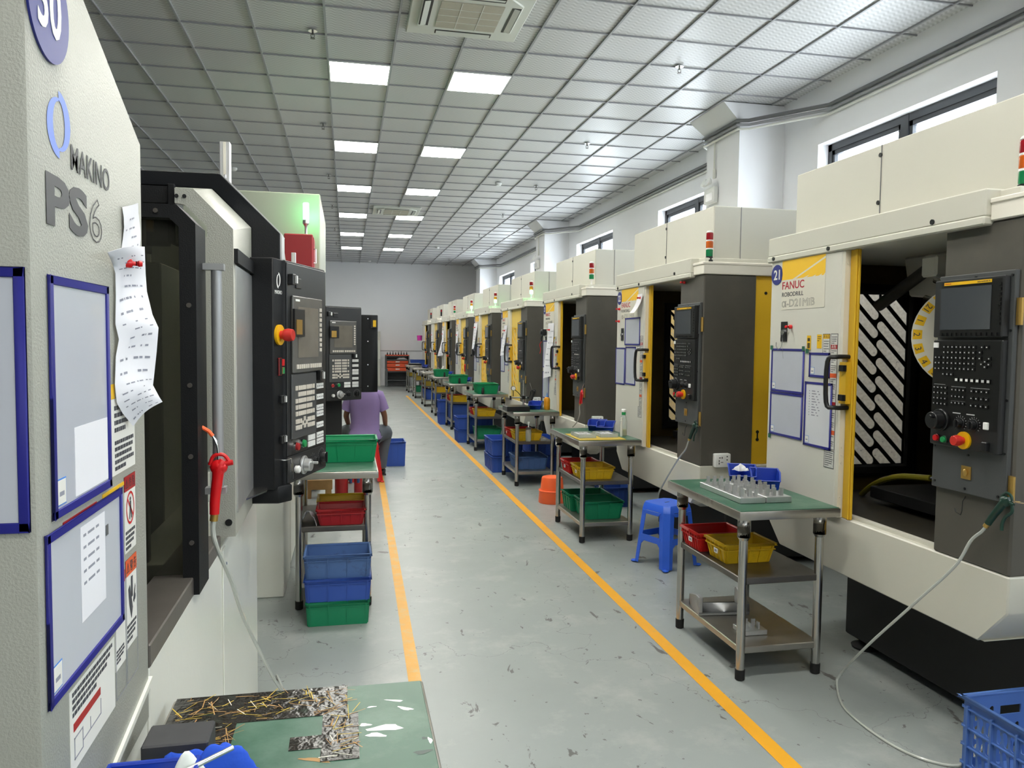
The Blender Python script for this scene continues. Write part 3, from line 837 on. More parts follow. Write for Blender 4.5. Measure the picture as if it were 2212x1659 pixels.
    P('cap', 'column_cap', lambda: MB().box(-.012,1.95,-.012,.15,2.10,2.178).box(-.018,1.95,-.018,.15,2.165,2.185).mesh('column_cap', ['cream_side'], bevel=.004))
    def ubox():
        m = MB(); m.box(.135,1.95,.15,1.70,2.20,2.60); return m.mesh('upper_box', ['cream_paint'], bevel=.006)
    P('ubox', 'upper_box', ubox)
    def seams():
        m = MB(); m.box(.132,.1345,.972,.976,2.23,2.598); m.box(.345,.349,.147,.1495,2.2,2.598); return m.mesh('panel_seam', ['conduit_grey'], smooth=0)
    P('seam', 'panel_seam', seams)
    for (x, y, z) in ((.136,.98,2.55),(.136,.985,2.32),(.136,1.08,2.24),(-.034,.42,2.135),(-.039,1.12,2.105),(-.039,1.63,2.105)):
        P('scr', 'cap_screw', lambda: MB().cyl((.002,0,0),(-.007,0,0),.011,n=10).mesh('cap_screw', ['black_plastic']), loc=(x, y, z))
    # white front panel and its decals
    def panel():
        m = MB(); m.box(-.03,.0,1.02,1.665,.757,2.085); return m.mesh('front_panel', ['panel_white'], bevel=.005)
    fp = P('panel', 'front_panel', panel)
    def edge():
        m = MB(); m.box(-.026,.012,.999,1.02,.757,2.085)
        for z in (.81,.86,1.03,1.07,1.11,2.02): m.cyl((-.010,1.0,z),(-.010,.995,z),.006,n=8)
        return m.mesh('panel_edge', ['plate'])
    P('edge', 'panel_edge', edge)
    A = lambda y, z, x=-.0305: axes((x, y, z), *AIS_R)
    if not style:
        disc = cached('rd_disc', 'number_disc', lambda: MB().cyl((0,0,0),(0,0,.002),.057,n=40).mesh('number_disc', ['sign_blue']), fp, mw=A(1.605, 2.012))
        text('number_lettering', number, .056, disc, Matrix.Translation((0,-.028,.0022)), k='label_white', width=.062, bold=.02, align='CENTER')
        y0p = 1.552
        pl_ = cached('rd_plate', 'name_plate', lambda: MB().box(0,.40,0,.272,0,.0012).mesh('name_plate', ['plate'], smooth=0), fp, mw=A(y0p, 1.812))
        def ylw():
            m = MB(); z0 = .0013
            def band(a0, a1, c0, c1): m.quad((a0,.165,z0),(a1,.165,z0),(c1,.272 if c1 < .4 else .27,z0),(c0,.272 if c0 < .4 else .27,z0))
            m._a([(0,.165,z0),(.105,.165,z0),(.40,.262,z0),(.40,.272,z0),(0,.272,z0)], [(0,1,2,3,4)], 0)
            for (a, b, c, d) in ((.135,.205,.205,.252),(.235,.285,.19,.238),(.31,.345,.183,.22),(.365,.385,.178,.20)):
                m._a([(a,.165,z0),(b,.165,z0),(.40,c,z0),(.40,d,z0)], [(0,1,2,3)], 0)
            return m.mesh('yellow_rays', ['machine_yellow'], smooth=0)
        cached('rd_rays', 'yellow_rays', ylw, pl_)
        text('brand_lettering', 'FANUC', .043, pl_, Matrix.Translation((.006,.112,.0013)), k='fanuc_red', width=.21, bold=.012)
        text('brand_lettering', 'ROBODRILL', .024, pl_, Matrix.Translation((.006,.072,.0013)), k='ink', width=.205, bold=.008)
        text('model_lettering', 'α-D21MiB', .042, pl_, Matrix.Translation((.006,.014,.0013)), k='ink', width=.31, outline=.012)
        lk = cached('rd_lock', 'panel_lock', lambda: (lambda m: (m.box(-.03,.03,-.055,.055,0,.004), m.cyl((0,-.005,.004),(0,-.005,.014),.016,n=14,mi=1), m)[-1])(MB()).mesh('panel_lock', ['black_plastic', 'chrome']), fp, mw=A(1.515, 1.69))
        if i == 0:
            m = MB(); m.tube([(0,-.01,.014),(.004,-.06,.012),(-.01,-.09,.012),(-.04,-.10,.012),(-.06,-.08,.012),(-.06,-.06,.012)], .0018, 6); m.tube([(.002,-.06,.012),(.012,-.15,.01)], .001, 5)
            obj('key_ring', m, 'chrome', lk)
        warning_strip(fp)
    # sliding door
    dr = P('dfr', 'door', lambda: MB().box(.0,.014,.932,.997,.757,2.085).box(-.008,.0,.938,.955,.757,2.085).mesh('door', ['door_yellow'], bevel=.003)) if is_open else None
    if not is_open:
        def dpl():
            me = holes_mesh('door', [(.448,.757),(1.06,.757),(1.06,2.085),(.448,2.085)], [[(.47,.90),(.87,.90),(.87,1.82),(.47,1.82)]], .025, 'pale_yellow'); return me
        dr = P('dcl', 'door', dpl, mw=axes((.014, 1.445, 0), *AIS_R))
        sw = cached('rd_dslot', 'door_window', lambda: slots_plate(.40, .92, 'machine_yellow'), dr, mw=Matrix.Translation((.47,.90,.008)))
        cached('rd_dpane', 'pane', lambda: MB().box(0,.40,0,.92,-.012,-.009).mesh('pane', ['plate'], smooth=0), sw)
    hy = 1.03
    def handle():
        m = MB(); m.tube(smooth_path([(.02,hy-.05,1.56),(-.07,hy-.04,1.56),(-.10,hy-.02,1.535),(-.10,hy-.02,1.335),(-.07,hy-.04,1.31),(.02,hy-.05,1.31)], 4), .0115, 10); return m.mesh('door_handle', ['black_plastic'])
    P('handle', 'door_handle', handle)
    def br():
        m = MB(); m.box(-.034,.0,.955,1.005,1.33,1.535,0); m.box(-.05,-.03,.955,.99,1.345,1.375,1); m.box(-.05,-.03,.955,.99,1.49,1.52,1); return m.mesh('handle_bracket', ['door_yellow', 'black_plastic'])
    P('hbr', 'handle_bracket', br)
    signal_tower(t, (.075, .085, 2.185), lit, pole, style)
    if is_open and i < 3:
        # tool turret, work lamp, coolant hose, table inside
        def tur():
            m = MB(); n = 42
            m.cyl((0,0,0),(0,0,.02),.24,n=42); m.cyl((0,0,.02),(0,0,.05),.05,n=20)
            return m.mesh('tool_turret', ['plate'])
        TM = axes((.31, .56, 1.665), (.78,-.62,0), (0,0,1))
        tr = P('tur', 'tool_turret', tur, mw=TM)
        for q in range(21):
            a = PI+2*PI*(q-2.1)/21
            e = Vector((math.cos(a), math.sin(a), 0)); pth = Vector((-e.y, e.x, 0))
            if q % 1 == 0:
                def tb(e=e, pth=pth):
                    m = MB(); c0 = e*.196; c1 = e*.234
                    m.quad(*[tuple(v+Vector((0,0,.0206))) for v in (c0-pth*.02, c1-pth*.023, c1+pth*.023, c0+pth*.02)]); return m.mesh('number_tab', ['label_yellow'], smooth=0)
                P('tab%d' % q, 'number_tab', tb, tr)
            s_ = str(q if q else 21)
            mt = Matrix.Identity(4); up = -e; rt = Vector((up.y, -up.x, 0))
            for r_ in range(3): mt[r_][0] = rt[r_]; mt[r_][1] = up[r_]; mt[r_][2] = (0,0,1)[r_]
            pos = e*.23
            for r_ in range(3): mt[r_][3] = pos[r_]
            mt[2][3] = .021
            link('tab_lettering', text_mesh(s_, .026, None, 'ink', align='CENTER'), tr, mw=mt)
        def lamp():
            m = MB(); m.cyl((.36,1.25,1.83),(.34,.86,2.0),.03,n=14); return m.mesh('work_lamp', ['dull_steel'])
        wl = P('lamp', 'work_lamp', lamp)
        cached('rd_lampb', 'lamp_bracket', lambda: (lambda m: (m.box(.30,.42,.78,.88,1.95,2.05), m.prism([(.72,2.09),(1.25,2.09),(1.2,1.88),(1.0,1.86)], 0, .5, .52), m)[-1])(MB()).mesh('lamp_bracket', ['cream_side'], bevel=.012), wl)
        def hose():
            m = MB(); m.tube(smooth_path([(.45,1.45,.77),(.42,1.30,.86),(.42,1.12,.93),(.45,.93,.955)], 5), .016, 10); m.tube([(.45,.93,.955),(.47,.85,.95)], .008, 8, 1); return m.mesh('coolant_hose', ['hose_yellow', 'chrome'])
        P('chose', 'coolant_hose', hose)
        P('wtab', 'work_table', lambda: MB().box(.35,1.0,.45,1.25,.80,.86).box(.5,.8,.55,.95,.86,.94).box(.52,.6,.62,.9,.94,1.0).mesh('work_table', ['base_black'], bevel=.004))
        P('head2', 'spindle_head', lambda: MB().box(.62,1.12,.45,.95,1.55,2.09).cyl((.72,.7,1.55),(.72,.7,1.35),.05,.035,n=16).mesh('spindle_head', ['dull_steel'], bevel=.01))
        P('tools', 'tool_holders', lambda: MB().cyl((.30,.78,1.93),(.30,.70,1.90),.014,n=10).cyl((.30,.84,1.85),(.30,.76,1.83),.014,n=10).mesh('tool_holders', ['chrome']))
    if i in (0, 1):
        m = MB(); m.M = A(.22, 1.0, -.0015); m.tube([(0,.02,0),(0,0,.012),(0,-.04,.014),(-.006,-.055,.014),(-.03,-.05,.014),(-.036,-.035,.014)], .002, 6); obj('wire_hook', m, 'black_plastic', t)
    if i in (1, 2, 3):
        sx = {1: .155, 2: .13, 3: .14}[i]
        sk = cached('rd_sock', 'socket_box', lambda: MB().box(-.06,.06,-.045,0,-.048,.048).mesh('socket_box', ['white_plastic'], bevel=.008, seg=2), t, loc=(sx, 0, .80))
        def so():
            m = MB()
            for (x, z, a, b) in ((-.025,.02,.006,.003),(-.008,.02,.003,.006),(.03,.028,.004,.004),(.03,.005,.004,.004),(-.03,-.02,.003,.007),(-.008,-.012,.009,.002),(-.03,-.002,.003,.006)): m.box(x-a,x+a,-.0465,-.045,z-b,z+b)
            return m.mesh('socket_holes', ['black_plastic'], smooth=0)
        cached('rd_soh', 'socket_holes', so, sk)
    return t
OPEN = [True, True, True, False, False, False, True, False, True]
LIT = [False, False, False, True, True, True, False, False, False]
DM = [robodrill(i, str(21+i), OPEN[i], LIT[i], i > 1, 1 if i >= 7 else 0) for i in range(9)]
# ---------------------------------------------------------------- left row: machining centres
LX = -.385
def L_text(s, h, parent, Y, z, x=LX+.0008, **kw):
    name = kw.pop('name', 'lettering')
    return text(name, s, h, parent, axes((x, Y, z), *AIS_L), **kw)
def ring_logo(m, r, h, mi=0, z=.0008):
    """two interlocking crescents forming an upright ring (local xy, centre at 0,0)"""
    n = 24
    for sgn in (-1, 1):
        out = []; inn = []
        for i in range(n+1):
            a = PI/2+PI*i/n if sgn < 0 else -PI/2+PI*i/n
            yo = sgn*.06*h
            out.append((r*math.cos(a), h/2*.94*math.sin(a)+yo, z)); inn.append((r*.50*math.cos(a), h/2*.74*math.sin(a)+yo*.2, z))
        for i in range(n): m.quad(out[i], out[i+1], inn[i+1], inn[i], mi)
    return m

def console(parent, origin, detail=True, dirv=(.322,.947,0)):
    """operator console: origin is the near lower corner of its face, local x along the face, y up, z outwards"""
    ax = axes(origin, dirv, (0,0,1))
    W_, H_ = .413, .825
    def body():
        m = MB(); poly = [(-.09,-.008),(-.003,-.008),(-.003,0),(W_,0),(W_,-.06),(W_-.03,-.12),(-.02,-.10),(-.10,-.095)]
        # extruded vertically: polygon lies in local x (along) / z (out)
        n = len(poly); pts = [(x, -.005, z) for x, z in poly]+[(x, H_+.02, z) for x, z in poly]
        m._a(pts, [tuple(range(n)), tuple(range(n, 2*n))[::-1]]+[(i, n+i, n+(i+1) % n, (i+1) % n) for i in range(n)], 0)
        return m.mesh('operator_console', ['black_paint'], bevel=.004)
    p = cached('co_body', 'operator_console', body, parent, mw=ax)
    T = lambda x, y, z=.0: Matrix.Translation((x, y, z))
    cached('co_face', 'console_face', lambda: MB().box(.004,W_-.002,.105,H_+.012,0,.004).box(.004,W_-.002,.002,.102,0,.004).mesh('console_face', ['console_black'], bevel=.002), p)
    cached('co_bez', 'screen_bezel', lambda: MB().box(.04,.345,.42,.715,.004,.014).mesh('screen_bezel', ['film_grey'], bevel=.003), p)
    cached('co_scr', 'screen', lambda: MB().box(.085,.295,.478,.675,.014,.0155).mesh('screen', ['screen_film'], smooth=0), p)
    def slot():
        m = MB(); m.box(.035,.135,.56,.665,.014,.022,0); m.box(.05,.105,.568,.625,.022,.024,1); return m.mesh('card_slot', ['black_plastic', 'brass', 'key_bright'])
    cached('co_slot', 'card_slot', slot, p)
    cached('co_bs', 'brand_strip', lambda: MB().box(.06,.10,.695,.703,.0135,.016).mesh('brand_strip', ['key_bright']), p)
    def sk():
        m = MB()
        for i in range(12): x = .068+i*.0215+(.006 if i > 5 else 0); m.box(x, x+.014, .435, .452, .014, .018)
        for i in range(9): z = .50+i*.0205; m.box(.312, .328, z, z+.014, .014, .018)
        return m.mesh('soft_keys', ['key_white'])
    cached('co_sk', 'soft_keys', sk, p)
    def kpl():
        m = MB(); m.box(.035,.285,.165,.415,.004,.010); return m.mesh('keyboard_plate', ['console_grey'], bevel=.002)
    cached('co_kpl', 'keyboard_plate', kpl, p)
    def kb():
        m = MB()
        m.box(.04,.38,.105,.40,.0036,.0043,3); m.box(.06,.262,.192,.375,.0098,.0103,4)
        def key(x, y, w_=.016, h_=.017, mi=0, z=.010): m.box(x, x+w_, y, y+h_, z, z+.004, mi)
        for r in range(5):
            y = .352-r*.025
            for c_ in range(4): key(.092+c_*.019, y)
            for c_ in range(3): key(.176+c_*.019, y)
            if r != 1: key(.066, y)
            if r != 3: key(.24, y)
        for r in range(2):
            y = .222-r*.024
            for (x) in (.066,.085,.107): key(x, y)
            for c_ in range(4): key(.185+c_*.019, y)
        key(.127,.212); key(.146,.228); key(.146,.20); key(.165,.212)
        def pad(x, y, nx, ny):
            for a in range(nx):
                for b in range(ny): key(x+a*.0185, y-b*.026, .0165, .022, 1, .004)
        for y in (.345,.30): pad(.30, y, 4, 1)
        pad(.30, .255, 4, 2); pad(.30, .182, 4, 1); pad(.30, .14, 4, 2); pad(.205, .14, 4, 2)
        for y in (.345,.30,.255,.229,.182,.14,.114):
            for a in range(4): m.box(.305+a*.0185,.311+a*.0185,y+.008,y+.013,.008,.0085,2)
        return m.mesh('keypad', ['key_white', 'key_bright', 'ink', 'console_black', 'console_grey'], smooth=0)
    cached('co_kb', 'keypad', kb, p)
    round_btn(p, 'red_push_button', T(.068,.135,.004), .014, 'bin_maroon'); round_btn(p, 'green_push_button', T(.135,.138,.004), .014, 'green_button')
    cached('co_wb', 'white_push_button', lambda: MB().cyl((0,0,0),(0,0,.02),.016,n=6).mesh('white_push_button', ['key_bright'], bevel=.003), p, mw=T(.075,.045,.004))
    def pg():
        m = MB(); m.cyl((0,0,0),(0,0,.01),.037,n=26); m.cyl((0,0,.01),(0,0,.035),.026,.024,n=24); m.cyl((.012,.008,.035),(.012,.008,.058),.006,n=10); return m.mesh('handwheel', ['aluminium'], bevel=.002)
    cached('co_pg', 'handwheel', pg, p, mw=T(.155,.05,.004))
    knob(p, 'mode_dial', T(.255,.05,.004), .018); knob(p, 'override_dial', T(.355,.052,.004), .022)
    cached('co_dm1', 'dial_marks', lambda: dial_marks(.028, 9), p, mw=T(.255,.05,.0042)); cached('co_dm2', 'dial_marks', lambda: dial_marks(.035, 19), p, mw=T(.355,.052,.0042))
    def clip_(): 
        m = MB(); m.box(0,.03,0,.04,0,.02,0); m.box(.022,.04,.004,.036,.004,.024,1); return m.mesh('cable_clip', ['black_plastic', 'key_bright'], bevel=.002)
    for (x, y) in ((.015,.755),(.30,.38)): cached('co_clip', 'cable_clip', clip_, p, mw=T(x, y, .004))
    cached('co_usb', 'cover_plate', lambda: MB().box(.085,.135,.745,.785,.004,.009).mesh('cover_plate', ['black_plastic'], bevel=.002), p)
    if detail:
        estop(p, T(-.046,.565,-.008), 1.15)
        m = MB(); ring_logo(m, .018, .055); obj('brand_mark', m, 'key_bright', p, mw=T(-.046,.765,-.0075), smooth=0)
        text('brand_lettering', 'MAKINO', .014, p, T(-.046,.715,-.0075), k='key_bright', width=.062, align='CENTER')
        m = MB(); m.box(-.028,-.008,.45,.475,-.008,.0,0); m.box(-.028,-.008,.42,.445,-.008,.0,1); m.box(-.055,-.028,.415,.48,-.008,-.002,2)
        obj('power_switch', m, ['red_plastic', 'green_button', 'black_plastic'], p, bevel=.001)
        for y in (.31, .16):
            m = MB(); m.box(-.045,-.012,y,y+.03,-.008,.004,0); m.box(-.02,-.006,y+.002,y+.028,-.004,.008,1); obj('cable_clip', m, ['black_plastic', 'key_bright'], p, bevel=.002)
        m = MB(); m.tube([(-.05,.10,-.008),(-.05,.10,.018),(-.01,.10,.02),(.0,.097,.02)], .003, 8); m.tube([(0,.097,.02),(0,.08,.022)], .002, 6); m.box(-.012,.012,.05,.08,.021,.024); m.box(.002,.012,.02,.05,.021,.024)
        obj('switch_key', m, 'chrome', p)
    return p

def makino(idx, yb, first):
    lab = ['huge off-white machining centre numbered 30 with its dark door open, at the left edge', 'off-white machining centre behind the first one, beside the steel table with the green crate'][idx]
    t = thing('machining_centre', lab, 'machine', (0, yb, 0), 0)
    P = lambda name, fn, k, par=t, **kw: obj(name, fn, k, par, **kw)
    # front panel with cut corner; local y = Y - yb, first machine's near corner at 0
    m = MB(); m.prism([(0,.86),(.538,.86),(.538,1.989),(.10,2.18),(0,2.225)], 0, LX-.75, LX); fp = P('front_panel', m, 'hammered_white', bevel=.008, seg=2)
    m = MB(); m.prism([(0,.0),(.538,.0),(.538,.90),(0,.80)], 0, LX-.75, LX-.004); P('lower_panel', m, 'smooth_white', bevel=.006)
    m = MB(); m.prism([(0,.845),(.538,.935),(.538,.947),(0,.857)], 0, LX-.2, LX+.006); P('panel_ledge', m, 'smooth_white')
    m = MB(); m.box(LX-.012, LX, .54, 2.38, .06, .962); P('apron', m, 'smooth_white', bevel=.003)
    m = MB(); m.box(LX-.30, LX-.012, 1.44, 2.38, .06, .918); m.box(LX, LX+.004, 1.44, 1.50, .06, .955); P('lower_cabinet', m, 'smooth_white', bevel=.003)
    m = MB(); m.cyl((LX+.004,1.47,.90),(LX+.010,1.47,.90),.010,n=12); P('cap_screw', m, 'chrome')
    m = MB(); m.box(LX-.10, LX+.002, .54, 1.41, .962, 1.010); P('door_sill', m, 'sill_steel', bevel=.003)
    m = MB(); m.box(LX-.9, LX-.1, .02, 2.36, .0, .06); P('base', m, 'base_black')
    # dark opening: back, floor and side walls of the work area
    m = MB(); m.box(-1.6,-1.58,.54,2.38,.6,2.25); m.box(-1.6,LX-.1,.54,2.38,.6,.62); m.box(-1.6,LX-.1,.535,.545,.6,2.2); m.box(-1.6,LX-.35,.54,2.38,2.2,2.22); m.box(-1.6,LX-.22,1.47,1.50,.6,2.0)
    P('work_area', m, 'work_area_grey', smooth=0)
    m = MB(); m.box(-1.58,LX-.25,1.30,1.47,1.55,1.585); m.box(-1.58,LX-.25,1.30,1.47,1.20,1.23); P('inner_rails', m, 'dull_steel')
    if not first:
        m = MB(); m.box(LX-.75, LX+.02, .62, 2.3, 1.0, 2.05); P('closed_door', m, 'black_paint', bevel=.01)
        m = MB(); m.box(LX-.30, LX+.03, -.0, .0, .0, .0)
    # black leaf of the sliding door (edge-on towards the viewer)
    d0, d1 = .98, 1.115
    prof = [(-1.05,.965),(-.369,.965),(-.369,1.903),(-.413,1.948),(-1.05,1.946)]
    hole = [(-1.05,1.00),(-.408,1.00),(-.408,1.893),(-.430,1.914),(-1.05,1.913)]
    if first:
        m = MB()
        n = len(prof)
        for y_, fl in ((d0, 1),):
            pts = [(x, y_, z) for x, z in prof]+[(x, y_, z) for x, z in hole]
            m._a(pts, [(1,2,7,6),(2,3,8,7),(3,4,9,8),(0,1,6,5)])
        m._a([(-.369,d0,.965),(-.369,d1,.965),(-.369,d1,1.903),(-.369,d0,1.903)], [(0,1,2,3)])
        m._a([(-.369,d0,1.903),(-.369,d1,1.903),(-.413,d1,1.948),(-.413,d0,1.948)], [(0,1,2,3)])
        m._a([(-.413,d0,1.948),(-.413,d1,1.948),(-1.05,d1,1.946),(-1.05,d0,1.946)], [(0,1,2,3)])
        ih = [(x, z) for x, z in hole[1:4]]
        for (a, b) in zip(ih[:-1], ih[1:]): m._a([(a[0],d0,a[1]),(a[0],d0+.05,a[1]),(b[0],d0+.05,b[1]),(b[0],d0,b[1])], [(0,1,2,3)])
        m._a([(-1.05,d0,1.913),(-1.05,d0+.05,1.913),(-.430,d0+.05,1.914),(-.430,d0,1.914)], [(0,1,2,3)])
        dl = P('door_leaf', m, 'black_paint')
        m = MB(); m.box(-1.05, -.408, d0+.03, d0+.036, .97, 1.913); P('tinted_pane', m, 'tinted_pane', dl, smooth=0)
        m = MB()
        for z in (1.10,1.32,1.50,1.70): m.cyl((-.386,d0,z),(-.386,d0-.005,z),.006,n=10)
        m.cyl((-.46,d0,1.930),(-.46,d0-.005,1.930),.006,n=10); P('door_bolts', m, 'dull_steel', dl)
        # long vertical handle of the door
        m = MB(); hx = -.337
        m.box(-.385,hx+.020,1.07,1.10,1.797,1.814); m.box(-.385,hx+.020,1.07,1.10,1.205,1.222)
        m.cyl((hx,1.085,1.21),(hx,1.085,1.81),.014,n=16); hd = P('door_handle', m, 'aluminium_grey')
    # white door pillar / cover seen edge-on, its bright front behind
    c0, c1 = 1.43, 1.895
    m = MB(); pf = [(-.515,1.075),(LX+.046,1.0),(LX+.046,1.952),(-.452,2.066),(-.520,2.066)]
    pf = [(-.416,1.0),(-.342,1.0),(-.342,1.953),(-.456,2.069),(-.508,2.069),(-.508,2.024),(-.481,2.020),(-.416,1.956)]
    m.prism(pf, 1, c0, c0+.02)
    A_ = [(-.342,1.0),(-.342,1.953),(-.456,2.069),(-.508,2.069)]; B_ = [(-.346,1.0),(-.346,2.026),(-.481,2.160),(-.605,2.160)]
    for (p, q), (r_, s_) in zip(zip(A_[:-1], A_[1:]), zip(B_[:-1], B_[1:])): m.quad((p[0],c0+.02,p[1]),(q[0],c0+.02,q[1]),(s_[0],c1+.03,s_[1]),(r_[0],c1+.03,r_[1]))
    wc = P('door_pillar', m, 'hammered_white')
    m = MB(); m.cyl((-.362,c0,1.045),(-.362,c0-.003,1.045),.011,n=14); m.cyl((-.502,c0,2.045),(-.502,c0-.003,2.045),.006,n=10); m.cyl((-.480,c0,2.045),(-.480,c0-.003,2.045),.006,n=10); P('pillar_holes', m, 'black_plastic', wc)
    m = MB(); m.box(-.3418,-.338,c0+.03,c1+.02,1.07,1.845); P('cover_plate', m, 'aluminium', wc)
    m = MB(); m.box(-.342,-.330,c0+.015,c1+.02,1.852,1.895); P('cover_band', m, 'black_paint', wc)
    # black gantry arch carrying the console
    a0, a1 = 1.932, 2.05
    pf = [(-1.15,1.97),(-1.15,2.205),(-.478,2.212),(-.247,1.99),(-.247,1.892),(-.338,1.892),(-.338,1.965),(-.49,2.09),(-.60,2.09),(-.60,1.97)]
    m = MB()
    m.prism([(-1.15,2.16),(-.481,2.161),(-.455,2.219),(-1.15,2.215)], 1, a0, a1); m.prism([(-.481,2.161),(-.347,2.027),(-.246,2.011),(-.455,2.219)], 1, a0, a1); m.prism([(-.347,1.893),(-.246,1.893),(-.246,2.011),(-.347,2.027)], 1, a0, a1)
    m.box(-.63,-.605,a0-.02,a1,1.96,2.17); m.box(-1.15,-.715,a0,a1,1.93,2.17); m.box(-.72,-.605,a0,a1,2.10,2.17)
    ar = P('gantry_arch', m, 'black_paint', bevel=.003)
    m = MB(); m.prism([(-.455,2.2205),(-.2455,2.0115),(-.240,2.0125),(-.452,2.2235)], 1, a0+.02, a1+.06); m.box(-.2455,-.240,a0+.02,a1+.03,1.893,2.0115); P('arch_cover', m, 'aluminium', ar)
    if first:
        m = MB(); m.box(-.715,-.63,a0+.02,a0+.03,1.95,2.12,0); m.box(-.71,-.685,a0+.0,a0+.02,2.0,2.085,1); m.box(-.70,-.63,a0+.01,a0+.014,2.118,2.122,2); P('latch', m, ['black_plastic', 'brass', 'key_bright'], ar)
    m = MB(); m.prism([(-.478,1.99),(-.458,2.24),(-.450,2.24),(-.452,1.99)], 1, a1, a1+.01); m.box(-.478,-.440,a1+.03,a1+.07,2.15,2.37)
    ps = P('aluminium_post', m, 'aluminium', bevel=.002)
    m = MB(); m.box(-.464,-.454,a1+.027,a1+.03,2.15,2.368); P('post_groove', m, 'plate', ps)
    co = console(t, (-.2265, 1.932, 1.068), True) if first else console(t, (-.189, 2.08, 1.068), False, (.766,.643,0))
    if not first:
        m = MB(); m.box(-.36,-.05,2.36,2.5,.35,1.055); P('console_pedestal', m, 'base_black', bevel=.006)
    m = MB(); m.prism([(-.42,1.90),(-.25,1.88),(-.205,1.93),(-.26,2.12),(-.42,2.12)], 2, 1.005, 1.068); P('console_base', m, 'black_paint', bevel=.004)
    m = MB(); m.prism([(LX+.047,1.66),(LX+.10,1.80),(LX+.10,1.93),(LX+.047,1.93)], 2, 1.066, 1.072); P('drip_plate', m, 'steel')
    m = MB(); m.box(-.262,-.245,2.06,2.075,1.60,1.615); 
    # plain enclosure behind
    m = MB(); m.box(-2.4,LX-.75,0,2.38,.06,2.2); m.box(LX-.75,LX-.3,2.05,2.38,.06,1.9); P('enclosure', m, 'smooth_white', bevel=.006)
    if first:
        L = lambda s, h, Y, z, **kw: L_text(s, h, fp, Y-yb, z, **kw)
        m = MB(); m.cyl((0,0,0),(0,0,.003),.072,n=48); dsc = obj('number_disc', m, 'sign_blue', fp, mw=axes((LX+.0005, 1.137-yb, 2.052), *AIS_L))
        text('number_lettering', '30', .078, dsc, Matrix.Translation((0,-.037,.0032)), k='label_white', width=.082, bold=.02, align='CENTER')
        m = MB(); ring_logo(m, .044, .086); obj('brand_mark', m, 'logo_blue', fp, mw=axes((LX, 1.171-yb, 1.9075), *AIS_L), smooth=0)
        L('MAKINO', .036, 1.215, 1.857, k='logo_grey', width=.18, bold=.006, name='brand_lettering')
        L('PS', .070, 1.118, 1.766, k='logo_grey', width=.165, bold=.035, name='model_lettering')
        L('6', .070, 1.290, 1.766, k='logo_grey', width=.062, outline=.013, name='model_lettering')
        # warning label sheet
        def lines(m, y0_, y1_, z0, z1, n, mi=1):
            for q in range(n):
                z = z1-(q+.5)*(z1-z0)/n; ye = y1_-(y1_-y0_)*(.45 if q == n-1 else .08*(q % 3)); yy = y0_
                while yy < ye-.004:
                    wd = .006+.004*((q*7+int(yy*900)) % 3); m.box(LX+.0008,LX+.0012,yy,min(yy+wd,ye),z-(z1-z0)/n*.3,z+(z1-z0)/n*.3,mi); yy += wd+.0025
        yl = lambda Y: Y-yb
        m = MB()
        def plate(a, b, z0, z1, mi=0): m.box(LX-.001,LX+(.0008 if mi == 0 else .0011),yl(a),yl(b),z0,z1,mi)
        plate(1.355,1.525,1.385,1.515,0); lines(m, yl(1.40), yl(1.52), 1.455, 1.505, 4); lines(m, yl(1.40), yl(1.52), 1.39, 1.445, 5)
        plate(1.33,1.405,1.515,1.54,4)
        plate(1.452,1.522,1.235,1.372,0); plate(1.452,1.522,1.345,1.372,2); lines(m, yl(1.456), yl(1.515), 1.238, 1.275, 4)
        plate(1.452,1.522,1.062,1.222,0); plate(1.452,1.522,1.192,1.222,3); lines(m, yl(1.456), yl(1.515), 1.07, 1.105, 4)
        plate(1.385,1.446,1.05,1.20,0); plate(1.385,1.446,1.19,1.21,2); lines(m, yl(1.39), yl(1.44), 1.06, 1.085, 4)
        plate(1.165,1.378,.995,1.115,0); lines(m, yl(1.175), yl(1.37), 1.072, 1.112, 4); m.box(LX+.0008,LX+.0013,yl(1.178),yl(1.30),1.052,1.064,2)
        plate(1.33,1.45,1.36,1.366,4); plate(1.155,1.30,1.354,1.362,2)
        ws = P('warning_labels', m, ['label_white', 'ink', 'label_red', 'label_orange', 'label_yellow'], fp, smooth=0)
        m = MB()
        for a, b in ((1.452,1.522),(1.385,1.446)):
            for (u0,u1,v0,v1) in ((a,b,1.0,1.0012),(a,a+.0012,1.0,1.20),(b-.0012,b,1.0,1.20)): m.box(LX+.0009,LX+.0013,yl(u0),yl(u1),v0,v1)
        for (u0,u1,v0,v1) in ((1.18,1.215,1.01,1.012),(1.18,1.215,1.04,1.042),(1.18,1.182,1.01,1.042),(1.215,1.217,1.01,1.042),(1.215,1.30,1.02,1.022),(1.30,1.302,1.02,1.045),(1.25,1.252,1.02,1.04)): m.box(LX+.0009,LX+.0013,yl(u0),yl(u1),v0,v1)
        P('label_drawing', m, 'faint_ink', ws, smooth=0)
        strokes('▲危险', .017, ws, axes((LX+.0012, yl(1.456), 1.350), *AIS_L), 'ink')
        strokes('▲警告', .018, ws, axes((LX+.0012, yl(1.455), 1.198), *AIS_L), 'ink')
        # prohibition sign and hand-crush pictogram
        m = MB(); n = 30; r0, r1 = .0255, .0215; c = (yl(1.487), 1.312)
        for q in range(n):
            a, b = 2*PI*q/n, 2*PI*(q+1)/n
            m.quad(*[(LX+.0013, c[0]+rr*math.cos(u), c[1]+rr*1.18*math.sin(u)) for rr, u in ((r0,a),(r0,b),(r1,b),(r1,a))])
        m.quad((LX+.0016,c[0]-.018,c[1]+.016),(LX+.0016,c[0]-.016,c[1]+.0195),(LX+.0016,c[0]+.018,c[1]-.016),(LX+.0016,c[0]+.016,c[1]-.0195))
